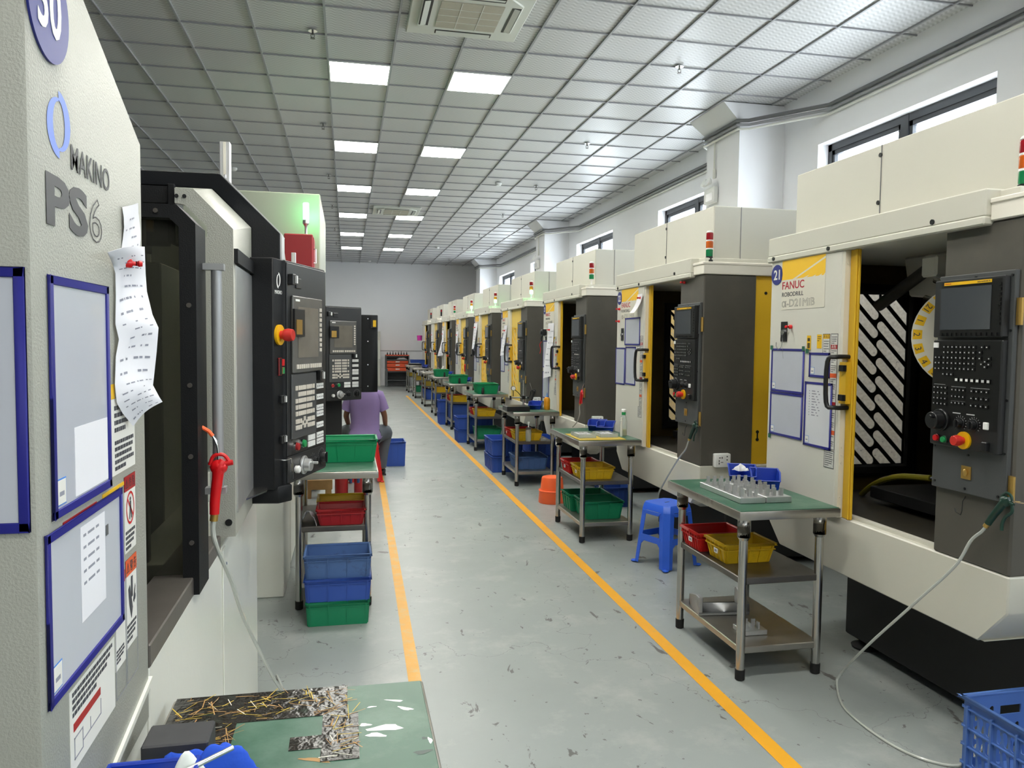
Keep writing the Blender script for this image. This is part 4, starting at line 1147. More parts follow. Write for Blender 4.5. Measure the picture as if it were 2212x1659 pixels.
        P('prohibition_ring', m, 'red_plastic', ws, smooth=0)
        m = MB(); b = LX+.0013
        m.cyl((b,c[0],c[1]+.016),(b+.0003,c[0],c[1]+.016),.0035,n=10); m.box(b,b+.0003,c[0]-.004,c[0]+.004,c[1]-.002,c[1]+.012)
        m.prism([(c[0]-.004,c[1]-.002),(c[0],c[1]-.002),(c[0]-.005,c[1]-.02),(c[0]-.009,c[1]-.02)], 0, b, b+.0003); m.prism([(c[0],c[1]-.002),(c[0]+.004,c[1]-.002),(c[0]+.009,c[1]-.02),(c[0]+.005,c[1]-.02)], 0, b, b+.0003)
        c = (yl(1.487), 1.148)
        m.prism([(c[0]-.022,c[1]+.02),(c[0]-.012,c[1]+.025),(c[0]+.004,c[1]-.02),(c[0]-.004,c[1]-.038),(c[0]-.016,c[1]-.01)], 0, b, b+.0003)
        m.box(b,b+.0003,c[0]-.004,c[0]+.006,c[1]+.0,c[1]+.038); m.prism([(c[0]+.008,c[1]-.01),(c[0]+.022,c[1]+.018),(c[0]+.024,c[1]+.012),(c[0]+.014,c[1]-.015)], 0, b, b+.0003)
        m.ball((b,c[0]+.018,c[1]-.005),.007,10,0,(.05,1,1))
        P('pictograms', m, 'ink', ws, smooth=0)
    return t
MK0 = makino(0, 1.068, True)
MK1 = makino(1, 4.92, False)

# third machine of the left row: tall, its near wall washed green by its signal lamp
t = thing('tall_machine', 'tall off-white machine behind the left row, its near wall tinted by a lit green lamp', 'machine', (0, 8.35, 0))
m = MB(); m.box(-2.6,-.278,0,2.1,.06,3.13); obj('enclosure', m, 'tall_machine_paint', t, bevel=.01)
m = MB(); m.box(-2.6,-.282,-.004,0,.2,2.35); obj('lower_panel', m, 'console_grey', t)
m = MB(); m.box(-2.4,-.4,.1,2.0,0,.06); obj('base', m, 'base_black', t)
m = MB(); m.box(-.278,.15,.03,.10,1.46,1.54); obj('console_arm', m, 'black_paint', t, bevel=.004)
m = MB(); m.prism([(.142,.0),(.235,.0),(.320,.035),(.320,.14),(.142,.14)], 2, 1.055, 1.882); pc = obj('hanging_console', m, 'black_paint', t, bevel=.006)
m = MB()
for z in (1.12,1.35,1.60,1.84): m.cyl((.215,.001,z),(.215,-.005,z),.007,n=10)
obj('console_bolts', m, 'chrome', pc)
m = MB(); m.box(.246,.312,-.004,.03,1.74,1.84,1); m.box(.268,.300,-.009,-.003,1.755,1.825,0); obj('yellow_sticker', m, ['label_yellow', 'black_plastic'], pc)
# red cabinet with the lit lamp, on top of the second machining centre
t = thing('red_cabinet', 'red cabinet with a lit green signal lamp, fixed to the tall machine', 'cabinet', (-.47, 7.93, 2.28))
m = MB(); m.box(-.14,.135,0,.42,0,.375); obj('body', m, 'red_cabinet', t, bevel=.008)
m = MB(); m.box(.135,.142,.05,.36,.02,.35); m.tube([(.142,.1,.10),(.16,.1,.10),(.16,.1,.24),(.142,.1,.24)],.006,8,1); obj('door', m, ['red_cabinet', 'chrome'], t)
m = MB(); m.lathe([(.03,0),(.03,.02),(.013,.03),(.013,.10),(.028,.125),(.032,.13),(.032,.165)], n=18); lp = obj('signal_lamp', m, 'aluminium', t, loc=(.06,.2,.375))
m = MB(); m.lathe([(.029,0),(.031,.01),(.031,.165),(.026,.175)], n=20); obj('green_lens', m, 'green_glow', lp, loc=(0,0,.165))
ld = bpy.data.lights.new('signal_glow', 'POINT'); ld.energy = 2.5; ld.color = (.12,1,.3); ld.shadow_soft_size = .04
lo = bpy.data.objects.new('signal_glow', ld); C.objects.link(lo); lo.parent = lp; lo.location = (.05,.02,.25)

# ---------------------------------------------------------------- wall things
def emergency_light(x, y, z, lab):
    t = thing('emergency_light', lab, 'emergency light', (x, y, z))
    m = MB(); m.box(-.06,0,-.13,.13,-.10,.09); obj('housing', m, 'white_plastic', t, bevel=.015, seg=2)
    m = MB(); m.box(-.063,-.058,-.10,.06,-.07,.02); obj('cover', m, 'aluminium', t)
    for s in (-.085, .02):
        m = MB(); m.lathe([(.02,0),(.045,.02),(.055,.05),(.05,.055)], n=18); m.M = Matrix.Identity(4)
        obj('lamp_head', m, 'cap_white', t, loc=(-.075, s, .12), rot=(0, -1.1, 0))
    m = MB(); m.box(-.02,0,-.06,-.01,.19,.30); obj('junction_box', m, 'conduit_white', t, bevel=.006)
    m = MB(); m.tube([(-.012,-.035,.30),(-.012,-.035,.70)], .011, 8); obj('riser', m, 'conduit_white', t)
emergency_light(4.222, 8.47, 3.36, 'white twin-lamp emergency light on the nearest wall column')
emergency_light(4.222, 16.95, 3.36, 'small white emergency light on the second wall column')
# ---------------------------------------------------------------- steel work tables
def table(x0, x1, y0, y1, label, top='green_mat', z=.838, low=True, group=None):
    t = thing('work_table', label, 'table', ((x0+x1)/2, (y0+y1)/2, 0), 0, group)
    W_, L_ = (x1-x0)/2, (y1-y0)/2
    def tp():
        m = MB(); m.box(-W_,W_,-L_,L_,z-.045,z-.003); return m.mesh('table_top', ['worn_steel'], bevel=.004, seg=2)
    key = (round(W_,3), round(L_,3), z)
    cached(('tt',)+key, 'table_top', tp, t)
    if top: cached(('tm', top)+key, 'rubber_mat', lambda: MB().box(-W_+.006,W_-.006,-L_+.006,L_-.006,z-.004,z).mesh('rubber_mat', [top], bevel=.001), t)
    lx, ly = W_-.062, L_-.072
    def leg():
        m = MB(); m.cyl((0,0,.05),(0,0,z-.04),.021,n=18); m.lathe([(.031,z-.14),(.031,z-.045)], n=18); m.lathe([(.022,z-.155),(.031,z-.14)], n=18); return m.mesh('leg', ['steel'])
    def ft(): return MB().lathe([(.017,0),(.023,.004),(.024,.052),(.018,.055)], n=16).mesh('foot', ['black_rubber'])
    for sx in (-1, 1):
        for sy in (-1, 1):
            l = cached(('leg', z), 'leg', leg, t, loc=(sx*lx, sy*ly, 0)); cached('tfoot', 'foot', ft, l)
    def sh(): return MB().box(-lx-.012,lx+.012,-ly-.012,ly+.012,-.033,0).mesh('shelf', ['dull_steel'], bevel=.004)
    cached(('sh',)+key, 'shelf', sh, t, loc=(0, 0, .50))
    if low: cached(('sh2',)+key, 'shelf', lambda: MB().box(-lx-.012,lx+.012,-ly-.012,ly+.012,-.033,0).mesh('shelf', ['worn_steel'], bevel=.004), t, loc=(0, 0, .163))
    return t
TY = [3.235, 5.79, 8.24, 11.04, 13.72, 16.32, 18.64, 21.33, 23.74]
TL = ['nearest steel table of the right row, aluminium parts on its green top',
      'second steel table of the right row, cardboard and clear trays on top',
      'steel table with a black measuring stand on it, third along the right row',
      'steel table carrying the nearest green bin of the right row',
      'steel table with a navy crate below and a green bin on top',
      'steel table under the farthest of the three green bins in the right row',
      'distant grey steel table just beyond the last green bin',
      'distant steel table, second from the far end of the right row',
      'farthest steel table, beside the orange drawer cabinet']
for i, y in enumerate(TY):
    table(1.79, 2.32, y, y+(.83 if i == 0 else .87), TL[i], 'green_mat' if i < 5 else None)
TB = [o for o in bpy.data.objects if o.name.startswith('work_table')]
for ti, pts in ((0, ((3.86,.815),(3.66,.815),(3.86,.484),(3.69,.484))), (1, ((6.55,.815),(6.35,.815),(6.5,.484),(6.3,.484)))):
    for (y, z) in pts:
        m = MB(); m.box(-.016,.016,-.013,.013,0,.001); l = obj('paper_tag', m, 'label_white', TB[ti]); xx = -.266 if z > .6 else -.2165
        l.matrix_local = axes((xx, y-TB[ti].location.y, z), *AIS_R)
        m = MB(); m.box(-.009,.009,-.006,.006,.001,.0013); obj('tag_print', m, 'faint_ink', l)

def bin_(x0, x1, y0, y1, z0, h, k, label, kind='parts_bin', cat='bin', taper=.018, ribs=4, rim=.010, group=None, lab=False, rz=0.0, slotty=False):
    """open plastic bin with rim, ribs and real wall thickness"""
    cx, cy = (x0+x1)/2, (y0+y1)/2; a, b = (x1-x0)/2, (y1-y0)/2
    t = thing(kind, label, cat, (cx, cy, z0), rz, group)
    def body():
        m = MB(); w_ = .0035; ta = taper
        def ring(a_, b_, z): return [(-a_,-b_,z),(a_,-b_,z),(a_,b_,z),(-a_,b_,z)]
        R = [ring(a-ta-rim,b-ta-rim,0), ring(a-rim,b-rim,h-.012), ring(a-rim-w_,b-rim-w_,h-.012), ring(a-ta-rim-w_,b-ta-rim-w_,.005)]
        pts = [q for r in R for q in r]
        f = [(3,2,1,0),(12,13,14,15)]
        for lv in (0, 1, 2):
            for k_ in range(4): f.append((lv*4+k_, lv*4+(k_+1) % 4, lv*4+4+(k_+1) % 4, lv*4+4+k_))
        m._a(pts, f)
        return m.mesh('body', [k], bevel=.0012, smooth=30)
    key = (kind, round(a,3), round(b,3), round(h,3), k, taper, ribs)
    cached(('bb',)+key, 'body', body, t)
    def rm():
        m = MB(); i_ = .014
        for q in ((-a,a,-b,-b+i_),(-a,a,b-i_,b),(-a,-a+i_,-b,b),(a-i_,a,-b,b)): m.box(q[0],q[1],q[2],q[3],h-.014,h)
        return m.mesh('rim', [k], bevel=.003)
    cached(('br',)+key, 'rim', rm, t)
    def rb():
        m = MB(); e = rim+.002
        for s in (-1, 1):
            for j in range(ribs+1):
                x = -a+rim+.012+(2*a-2*rim-.024)*j/ribs; f_ = 1-taper/a*1.0
                m.hexa([(x*f_-.003,s*(b-taper-rim),.004),(x*f_+.003,s*(b-taper-rim),.004),(x*f_+.003,s*(b-taper-rim+.006),.004),(x*f_-.003,s*(b-taper-rim+.006),.004)],
                       [(x-.003,s*(b-rim),h-.016),(x+.003,s*(b-rim),h-.016),(x+.003,s*(b-rim+.007),h-.016),(x-.003,s*(b-rim+.007),h-.016)])
                y = -b+rim+.012+(2*b-2*rim-.024)*j/ribs; g_ = 1-taper/b
                m.hexa([(s*(a-taper-rim),y*g_-.003,.004),(s*(a-taper-rim),y*g_+.003,.004),(s*(a-taper-rim+.006),y*g_+.003,.004),(s*(a-taper-rim+.006),y*g_-.003,.004)],
                       [(s*(a-rim),y-.003,h-.016),(s*(a-rim),y+.003,h-.016),(s*(a-rim+.007),y+.003,h-.016),(s*(a-rim+.007),y-.003,h-.016)])
        hz = h-.035
        m.box(-a+rim-.004,a-rim+.004,-b+rim-.005,-b+rim+.001,hz,hz+.005); m.box(-a+rim-.004,a-rim+.004,b-rim-.001,b-rim+.005,hz,hz+.005)
        m.box(-a+rim-.005,-a+rim+.001,-b+rim,b-rim,hz,hz+.005); m.box(a-rim-.001,a-rim+.005,-b+rim,b-rim,hz,hz+.005)
        return m.mesh('ribs', [k])
    cached(('rbs',)+key, 'ribs', rb, t)
    if lab:
        m = MB(); m.box(-.02,.02,-.012,.012,0,.0012); l = obj('paper_label', m, 'label_white', t, mw=axes((-a+rim-.014+.002, -b*.25, h*.55), *AIS_R))
        m = MB(); m.box(-.012,.012,-.006,.006,.0012,.0016); obj('label_print', m, 'faint_ink', l)
    return t
MS = .50; LS = .163; TT = .838
# nearest right table
bin_(1.825,2.115,3.735,3.965,MS,.105,'bin_red','red plastic bin behind the yellow one on the nearest table shelf', lab=True, ribs=6)
bin_(1.855,2.15,3.50,3.728,MS,.105,'bin_yellow','yellow plastic bin with a paper label on the nearest table shelf', lab=True, ribs=4)
# second right table
bin_(1.822,2.115,6.19,6.44,MS,.105,'bin_red','red plastic bin behind the yellow one on the second table shelf', lab=True, ribs=6)
bin_(1.838,2.14,5.90,6.185,MS,.105,'bin_yellow','yellow plastic bin on the middle shelf of the second table', lab=True)
bin_(1.855,2.235,6.245,6.52,LS,.15,'bin_green_dark','rear one of two green bins on the second table lowest shelf', 'crate', 'crate', ribs=3)
bin_(1.89,2.235,5.93,6.235,LS,.15,'bin_green_dark','front one of two green bins on the second table lowest shelf', 'crate', 'crate', ribs=3)
# third
bin_(1.825,2.12,8.66,8.90,MS,.105,'bin_red','red plastic bin behind a yellow one below the black measuring stand', lab=True, ribs=6)
bin_(1.84,2.16,8.36,8.65,MS,.105,'bin_yellow','yellow plastic bin behind the clear pump bottle, under the measuring stand')
bin_(1.86,2.24,8.40,8.80,LS,.15,'bin_dusty','dusty blue bin on the lowest shelf under the measuring stand', 'crate', 'crate', ribs=5)
for i, (x, y, z) in enumerate(((1.93,9.47,0),(1.93,9.47,.205),(2.42,9.47,0),(2.42,9.47,.205))):
    bin_(x-.2,x+.2,y-.28,y+.28,z,.20,'bin_blue','%s blue crate of the %s stack behind the measuring-stand table' % (('bottom','top')[i % 2], ('aisle-side','machine-side')[i//2]), 'crate', 'crate', taper=.01, ribs=6)
bin_(2.45,2.75,7.05,7.4,0,.2,'bin_navy','navy crate on the floor beyond the orange stool', 'crate', 'crate', ribs=4)
# fourth
bin_(1.83,2.13,11.42,11.66,MS,.105,'bin_red','red plastic bin behind a yellow one, under the nearest green bin table', ribs=6)
bin_(1.84,2.16,11.14,11.41,MS,.105,'bin_yellow','yellow plastic bin on the shelf under the nearest green bin table')
bin_(1.87,2.25,11.15,11.55,LS,.16,'bin_green_dark','dark green bin on the lowest shelf, under the nearest green bin table', 'crate', 'crate', ribs=4)
bin_(1.86,2.19,11.10,11.5,TT,.15,'bin_green','green bin on a right-row table, nearest of the three', 'crate', 'crate', ribs=6)
for i, z in enumerate((0, .205)):
    bin_(1.70,2.30,12.0,12.4,z,.20,'bin_blue','%s blue crate stacked on the floor behind the nearest green bin table' % ('bottom','top')[i], 'crate', 'crate', taper=.01, ribs=6)
# fifth
bin_(1.84,2.16,13.85,14.25,TT,.15,'bin_green','green bin on a right-row table, middle of the three', 'crate', 'crate', ribs=6)
bin_(1.83,2.14,14.16,14.4,MS,.105,'bin_red','red plastic bin behind a yellow one, above the navy crate', ribs=6)
bin_(1.84,2.17,13.84,14.15,MS,.105,'bin_yellow','yellow plastic bin on the shelf above the navy crate')
bin_(1.85,2.28,13.8,14.35,LS,.29,'bin_navy','big navy crate on the lowest shelf under the middle green bin', 'crate', 'crate', taper=.008, ribs=4)
for i, z in enumerate((0, .235)):
    bin_(1.72,2.2,14.62,15.0,z,.23,'bin_blue','%s blue crate of the floor stack behind the navy crate table' % ('bottom','top')[i], 'crate', 'crate', taper=.01, ribs=5)
# sixth to ninth
bin_(1.84,2.15,16.45,16.85,TT,.15,'bin_green','green bin on a right-row table, farthest of the three', 'crate', 'crate', ribs=6)
bin_(1.84,2.17,16.42,16.75,MS,.105,'bin_yellow','yellow bin on the shelf under the farthest green bin')
bin_(1.87,2.25,16.5,16.9,LS,.15,'bin_navy','small navy bin on the lowest shelf under the farthest green bin', 'crate', 'crate', ribs=4)
bin_(1.84,2.17,18.76,19.1,MS,.105,'bin_ochre','ochre bin on the shelf of the table just beyond the last green bin')
bin_(1.84,2.26,18.75,19.2,LS,.25,'bin_blue','blue crate on the lowest shelf of the table just beyond the last green bin', 'crate', 'crate', ribs=4)
bin_(1.84,2.17,21.45,21.8,MS,.105,'bin_ochre','ochre bin on the shelf of the second table from the far end')
bin_(1.86,2.03,21.5,21.8,LS,.18,'bin_green_dark','dark green bin on the lowest shelf of the second table from the far end', 'crate', 'crate', ribs=4)
bin_(2.05,2.25,21.9,22.1,LS,.25,'bin_maroon','maroon bin on the lowest shelf of the second table from the far end', 'crate', 'crate', ribs=4)
bin_(1.83,2.15,23.9,24.2,MS,.105,'bin_ochre','ochre bin on the shelf of the farthest steel table')
bin_(1.95,2.40,24.25,24.6,TT,.16,'bin_blue','blue bin standing on the farthest steel table', 'crate', 'crate', ribs=5)
# left table and its bins
table(-.345,.182,4.61,5.36,'steel table beside the left row carrying a green bin','green_mat')
bin_(-.20,.190,4.93,5.20,TT,.148,'bin_green','green bin on the left steel table in front of the seated person', 'crate', 'crate', ribs=3)
bin_(-.185,.112,4.66,4.89,MS,.105,'bin_maroon','dark red bin on the left table shelf under the green bin', ribs=4)
bin_(-.19,.12,4.91,5.14,MS,.105,'bin_yellow','yellow bin behind the dark red one on the left table shelf', ribs=5)
bin_(-.232,.126,4.36,4.61,0,.142,'bin_green_dark','green crate on the floor, bottom of the three stacked crates', 'crate', 'crate', taper=.006, ribs=3)
bin_(-.240,.134,4.35,4.61,.134,.142,'bin_blue','bright blue crate in the middle of the three stacked crates', 'crate', 'crate', taper=.008, ribs=3)
bin_(-.242,.136,4.35,4.615,.268,.142,'bin_dusty','dusty grey-blue crate on top of the three stacked crates', 'crate', 'crate', taper=.010, ribs=3)
bin_(.466,.735,9.84,10.22,0,.315,'bin_blue','lone blue crate on the aisle floor beside the seated person', 'crate', 'crate', taper=.008, ribs=3)
# plastic bag beside the red bin
m = MB(); rows = []
for i in range(7):
    rows.append([(-.28+.1*j/7, 4.68+.2*i/6, .503+.09*math.sin(PI*j/7)*(1-.5*i/6)+.012*math.sin(i*3.1+j*2.3)) for j in range(8)])
m.grid(rows); tag(obj('plastic_bag', m, 'film_wrap', solid=.001), 'crumpled grey plastic bag left of the dark red bin', 'bag')

# near left table
tb = table(-.367,.170,.95,1.735,'oil-stained green-topped table at the bottom edge, with torn tape on its top','green_mat')
m = MB(); rnd.seed(3)
m.box(-.36,.0,1.60,1.732,.8381,.8392,0); m.box(-.365,-.22,1.50,1.60,.8381,.8391,0); m.box(-.05,.022,1.42,1.60,.8381,.8392,0); m.box(-.11,-.05,1.47,1.52,.8381,.8390,0)
patch = obj('old_tape', m, 'tape_black', tb, smooth=0); patch.location = (-(tb.location.x), -(tb.location.y), 0)
m = MB()
for i in range(170):
    r = rnd.random()
    if r < .6: x, y = rnd.uniform(-.35,.02), rnd.uniform(1.605,1.728)
    elif r < .8: x, y = rnd.uniform(-.045,.02), rnd.uniform(1.42,1.6)
    else: x, y = rnd.uniform(-.36,-.22), rnd.uniform(1.505,1.6)
    a = rnd.gauss(0, .5) if rnd.random() < .7 else rnd.gauss(1.5, .4); l = rnd.uniform(.006, .06); w_ = rnd.uniform(.0003, .0013)
    dx, dy = math.cos(a)*l/2, math.sin(a)*l/2; px, py = -math.sin(a)*w_, math.cos(a)*w_; zz = .8394+rnd.uniform(0, .003)
    m.quad((x-dx-px,y-dy-py,.8393),(x+dx-px,y+dy-py,zz),(x+dx+px,y+dy+py,zz),(x-dx+px,y-dy+py,.8393),rnd.choice((0,0,0,1,1,2)))
tf = obj('tape_shreds', m, ['wood', 'bin_ochre', 'plate'], tb, smooth=0); tf.location = (-tb.location.x, -tb.location.y, 0); tf['kind'] = 'stuff'
m = MB()
for (cx, cy, a, b, k) in ((.075,1.525,.035,.012,0),(.055,1.50,.02,.008,0),(.035,1.545,.012,.006,0),(.12,1.60,.018,.006,0),(.158,1.46,.004,.012,0),(.14,1.42,.018,.007,1),(.148,1.47,.006,.005,1),(.05,1.62,.01,.003,0),(.10,1.64,.02,.004,0),(-.06,1.43,.03,.006,2),(.01,1.38,.02,.004,1)):
    n = 12; ang = rnd.uniform(-.6, .4)
    pts = []
    for i in range(n):
        u = 2*PI*i/n; rr = 1+.25*math.sin(3*u+cx*50); x = a*rr*math.cos(u); y = b*rr*math.sin(u)
        pts.append((cx+x*math.cos(ang)-y*math.sin(ang), cy+x*math.sin(ang)+y*math.cos(ang), .8384))
    m._a(pts, [tuple(range(n))], k)
sp = obj('paint_stain', m, ['cap_white', 'dark_green_plastic', 'wood'], tb, smooth=0); sp.location = (-tb.location.x, -tb.location.y, 0); sp['kind'] = 'stuff'
m = MB(); m.box(-.355,-.243,1.412,1.492,.8385,.902); tag(obj('granite_block', m, 'granite_black', bevel=.003), 'dark grey granite block on the stained table at the bottom left', 'block')
# blue tray with rags and a rod
def small_tray(x, y, z, w_, d_, h, rz, label, k='tray_blue'):
    """open-fronted stacking bin: low front lip, sloping shoulders"""
    t = thing('stacking_tray', label, 'tray', (x, y, z), rz)
    def f():
        m = MB(); a, b = w_/2, d_/2; th = .003
        m.box(-a*.86,a*.86,-b*.9,b*.9,0,th)
        for s in (-1, 1):
            o = [(s*a*.86,-b*.9,0),(s*a*.86,b*.9,0),(s*a,b,h),(s*a,-b*.35,h),(s*a*.95,-b,h*.55)]
            i_ = [(q[0]-s*th,q[1],q[2]) for q in o]
            m._a(o+i_, [(0,1,2,3,4),(9,8,7,6,5)]+[(j, (j+1) % 5, 5+(j+1) % 5, 5+j) for j in range(5)])
        m.hexa([(-a*.86,b*.9,0),(a*.86,b*.9,0),(a*.86,b*.9-th,0),(-a*.86,b*.9-th,0)], [(-a,b,h),(a,b,h),(a,b-th,h),(-a,b-th,h)])
        m.hexa([(-a*.86,-b*.9,0),(a*.86,-b*.9,0),(a*.86,-b*.9+th,0),(-a*.86,-b*.9+th,0)], [(-a*.95,-b,h*.55),(a*.95,-b,h*.55),(a*.95,-b+th,h*.55),(-a*.95,-b+th,h*.55)])
        return m.mesh('body', [k], bevel=.0012)
    cached(('stb', w_, d_, h, k), 'body', f, t)
    def rim():
        m = MB(); a, b = w_/2, d_/2
        for s in (-1, 1): m.tube([(s*a*.95,-b,h*.55),(s*a,-b*.35,h),(s*a,b,h)], .004, 6)
        m.tube([(-a,b,h),(a,b,h)], .004, 6); m.tube([(-a*.95,-b,h*.55),(a*.95,-b,h*.55)], .004, 6); return m.mesh('rim', [k])
    cached(('str', w_, d_, h, k), 'rim', rim, t)
    return t
small_tray(-.305,1.20,TT,.135,.20,.095,0.0,'bright blue open tray holding rags, on the stained table at the bottom left')
def rag(name, cx, cy, z, sx, sy, amp, k, label, seed, rz=0.0):
    r2 = random.Random(seed); ph = [r2.uniform(0, 6.28) for _ in range(8)]
    m = MB(); rows = []; n = 22
    for i in range(n):
        row = []
        for j in range(n):
            u, v = i/(n-1)*2-1, j/(n-1)*2-1
            hz = amp*(.6+.25*math.sin(2.6*u+ph[0])*math.cos(2.3*v+ph[1])+.13*math.sin(4.5*v+2.5*u+ph[2])+.06*math.sin(8*u-5*v+ph[3]))
            ed = max(abs(u), abs(v)); hz *= 1-.8*ed**4
            row.append((u*sx*(1+.12*math.sin(3*v+ph[4])), v*sy*(1+.14*math.sin(3.4*u+ph[5])), max(.004, hz)))
        rows.append(row)
    m.grid(rows); return tag(obj(name, m, k, loc=(cx, cy, z), rot=(0, 0, rz), solid=.0025, smooth=80), label, 'rag')
rag('cleaning_rag', -.235, 1.374, .8385, .072, .040, .105, 'cloth_blue', 'crumpled royal blue rag beside the granite block', 5, .5)
rag('cleaning_rag', -.275, 1.275, .845, .058, .03, .125, 'cloth_white', 'crumpled white rag lying in the bright blue tray', 9, .2)
m = MB(); m.cyl((-.325,1.21,.925),(-.187,1.312,.938),.0042,n=12)
tag(obj('steel_rod', m, 'aluminium'), 'thin steel rod leaning across the bright blue tray', 'rod')

# ---------------------------------------------------------------- things on the right tables
def fixture_plate(x, y, z, w_, d_, h, posts, label, group=None):
    t = thing('fixture_plate', label, 'machined part', (x, y, z), 0, group)
    m = MB(); m.box(0,w_,0,d_,0,h); obj('base_plate', m, 'aluminium', t, bevel=.0015)
    for (px, py, sx, sy, hh) in posts:
        m = MB(); m.box(-sx/2,sx/2,-sy/2,sy/2,0,hh)
        if len(posts) > 6: m.box(.004,.009,0,.024,0,hh*rnd.uniform(.6,.9)); m.box(-.009,-.004,0,.014,0,hh*rnd.uniform(.3,.7))
        obj('post', m, 'aluminium', t, loc=(px, py, h))
    return t
rnd.seed(11)
for q, (x0, lab) in enumerate(((1.875,'aluminium fixture plate with upright posts, aisle-side one on the nearest table'),(2.018,'aluminium fixture plate with upright posts, machine-side one on the nearest table'))):
    posts = []
    for r in range(6):
        yy = .03+r*.072
        for px in (.025, .062, .10):
            posts.append((px+.006*rnd.uniform(-1,1), yy+.008*rnd.uniform(-1,1), .018, .006, .040))
    fixture_plate(x0, 3.39, TT+.001, .135, .44, .028, posts, lab)
m = MB(); m.box(2.13,2.165,3.50,3.53,TT+.001,TT+.03); tag(obj('aluminium_block', m, 'aluminium', bevel=.001), 'small aluminium block beside the fixture plates on the nearest table', 'block')
small_tray(2.19,3.95,TT,.15,.20,.085,-.45,'blue stacking tray on the nearest table, rear one of two')
small_tray(2.245,3.80,TT,.15,.20,.085,-.45,'blue stacking tray on the nearest table, front one of two')
rag('plastic_film', 2.20, 3.985, TT+.055, .038, .035, .045, 'film_wrap', 'clump of clear plastic film in the rear blue tray of the nearest table', 21)
# bracket and plate on the nearest table's lowest shelf
m = MB(); m.M = Matrix.Translation((1.985,3.79,LS+.001)) @ Matrix.Rotation(-.12, 4, 'Z')
m.box(-.14,.14,-.08,.08,0,.016)
for s in (-1, 1): m.prism([(-.08,.016),(.08,.016),(.08,.10),(.06,.11),(-.08,.06)] if s > 0 else [(-.08,.016),(.08,.016),(.08,.07),(-.03,.10),(-.08,.10)], 0, s*.14-(.022 if s > 0 else 0), s*.14+(.022 if s < 0 else 0))
tag(obj('steel_bracket', m, 'aluminium_grey', bevel=.002), 'grey steel U-shaped bracket on the lowest shelf of the nearest table', 'bracket')
fixture_plate(1.93, 3.42, LS+.001, .13, .11, .024, [(.03,.03,.02,.006,.03),(.06,.05,.006,.03,.025),(.09,.07,.02,.008,.035),(.095,.03,.008,.02,.035),(.06,.09,.02,.006,.03)], 'small aluminium fixture on the lowest shelf of the nearest table')
# second table: cardboard, clear trays, blue trays, oil bottle
m = MB(); m.box(1.80,2.19,5.80,6.22,TT+.0005,TT+.005); tag(obj('cardboard_sheet', m, 'bin_ochre'), 'tan cardboard sheet on the second table under clear trays', 'cardboard')
def clear_tray(x, y, lab):
    t = thing('clear_tray', lab, 'tray', (x, y, TT+.0055))
    m = MB(); m.box(-.075,.075,-.11,.11,0,.003)
    for q in ((-.075,.075,-.11,-.107),(-.075,.075,.107,.11),(-.075,-.072,-.11,.11),(.072,.075,-.11,.11)): m.box(*q, .003, .030)
    obj('body', m, 'clear_plastic', t, smooth=0)
    m = MB()
    for i in range(3):
        for j in range(5): m.box(-.06+i*.042,-.03+i*.042,-.095+j*.038,-.07+j*.038,.004,.024)
    c_ = obj('parts', m, 'film_wrap', t); c_['kind'] = 'stuff'
clear_tray(1.90,6.02,'clear plastic tray of parts on the cardboard, aisle-side one'); clear_tray(2.09,6.03,'clear plastic tray of parts on the cardboard, machine-side one')
small_tray(2.18,6.50,TT,.15,.20,.085,-.45,'blue stacking tray on the second table, rear one of two'); small_tray(2.215,6.37,TT,.15,.20,.085,-.45,'blue stacking tray beside the oil bottle, front one of two')
def lathe_bottle(name, x, y, z, prof, k, label, parts, cat='bottle'):
    t = thing(name, label, cat, (x, y, z))
    m = MB(); m.lathe(prof, n=22); obj('body', m, k, t)
    for nm, pr, kk in parts: m = MB(); m.lathe(pr, n=22); obj(nm, m, kk, t)
    return t
lathe_bottle('oil_bottle', 2.262, 6.06, TT, [(.026,0),(.029,.004),(.029,.12),(.022,.16),(.016,.175),(.016,.185)], 'clear_plastic', 'clear bottle with a white cap and yellow oil on the second table',
    [('oil', [(.024,.003),(.027,.006),(.027,.055)], 'oil'), ('green_band', [(.0165,.176),(.0175,.178),(.0175,.198),(.0165,.2)], 'green_button'), ('cap', [(.018,.2),(.02,.203),(.02,.22),(.017,.224)], 'cap_white')])
m = MB(); m.box(2.215,2.232,6.0,6.012,TT,TT+.14); m.cyl((2.2235,6.006,TT+.14),(2.2235,6.006,TT+.16),.008,n=10); tag(obj('glue_tube', m, 'label_white', bevel=.003), 'slim white tube standing left of the clear oil bottle', 'tube')
# third table: measuring stand, bottle, tray, pump bottle
t = thing('measuring_stand', 'black granite measuring stand with an upright steel post on the third table', 'measuring stand', (1.86,8.42,TT))
m = MB(); m.box(-.13,.13,-.13,.13,0,.055); obj('base', m, 'black_plastic', t, bevel=.003)
m = MB(); m.cyl((.09,.03,.055),(.09,.03,.34),.012,n=16); obj('post', m, 'chrome', t)
m = MB(); m.cyl((-.06,.03,.145),(.15,.03,.145),.007,n=10); m.box(.07,.11,.01,.05,.125,.165,1); m.cyl((.13,.03,.145),(.155,.03,.145),.013,n=12,mi=1); m.cyl((-.06,.03,.12),(-.06,.03,.165),.011,n=10,mi=1); obj('arm', m, ['chrome', 'black_plastic'], t)
m = MB(); m.cyl((-.03,.01,.25),(-.03,.035,.25),.026,n=20,mi=1); m.cyl((-.03,.009,.25),(-.03,.0085,.25),.022,n=20); m.cyl((-.03,.02,.225),(-.03,.02,.16),.004,n=8,mi=1); m.tube([(-.03,.03,.25),(.03,.03,.20),(.07,.03,.15)],.004,6,1); obj('dial_gauge', m, ['white_plastic', 'black_plastic'], t)
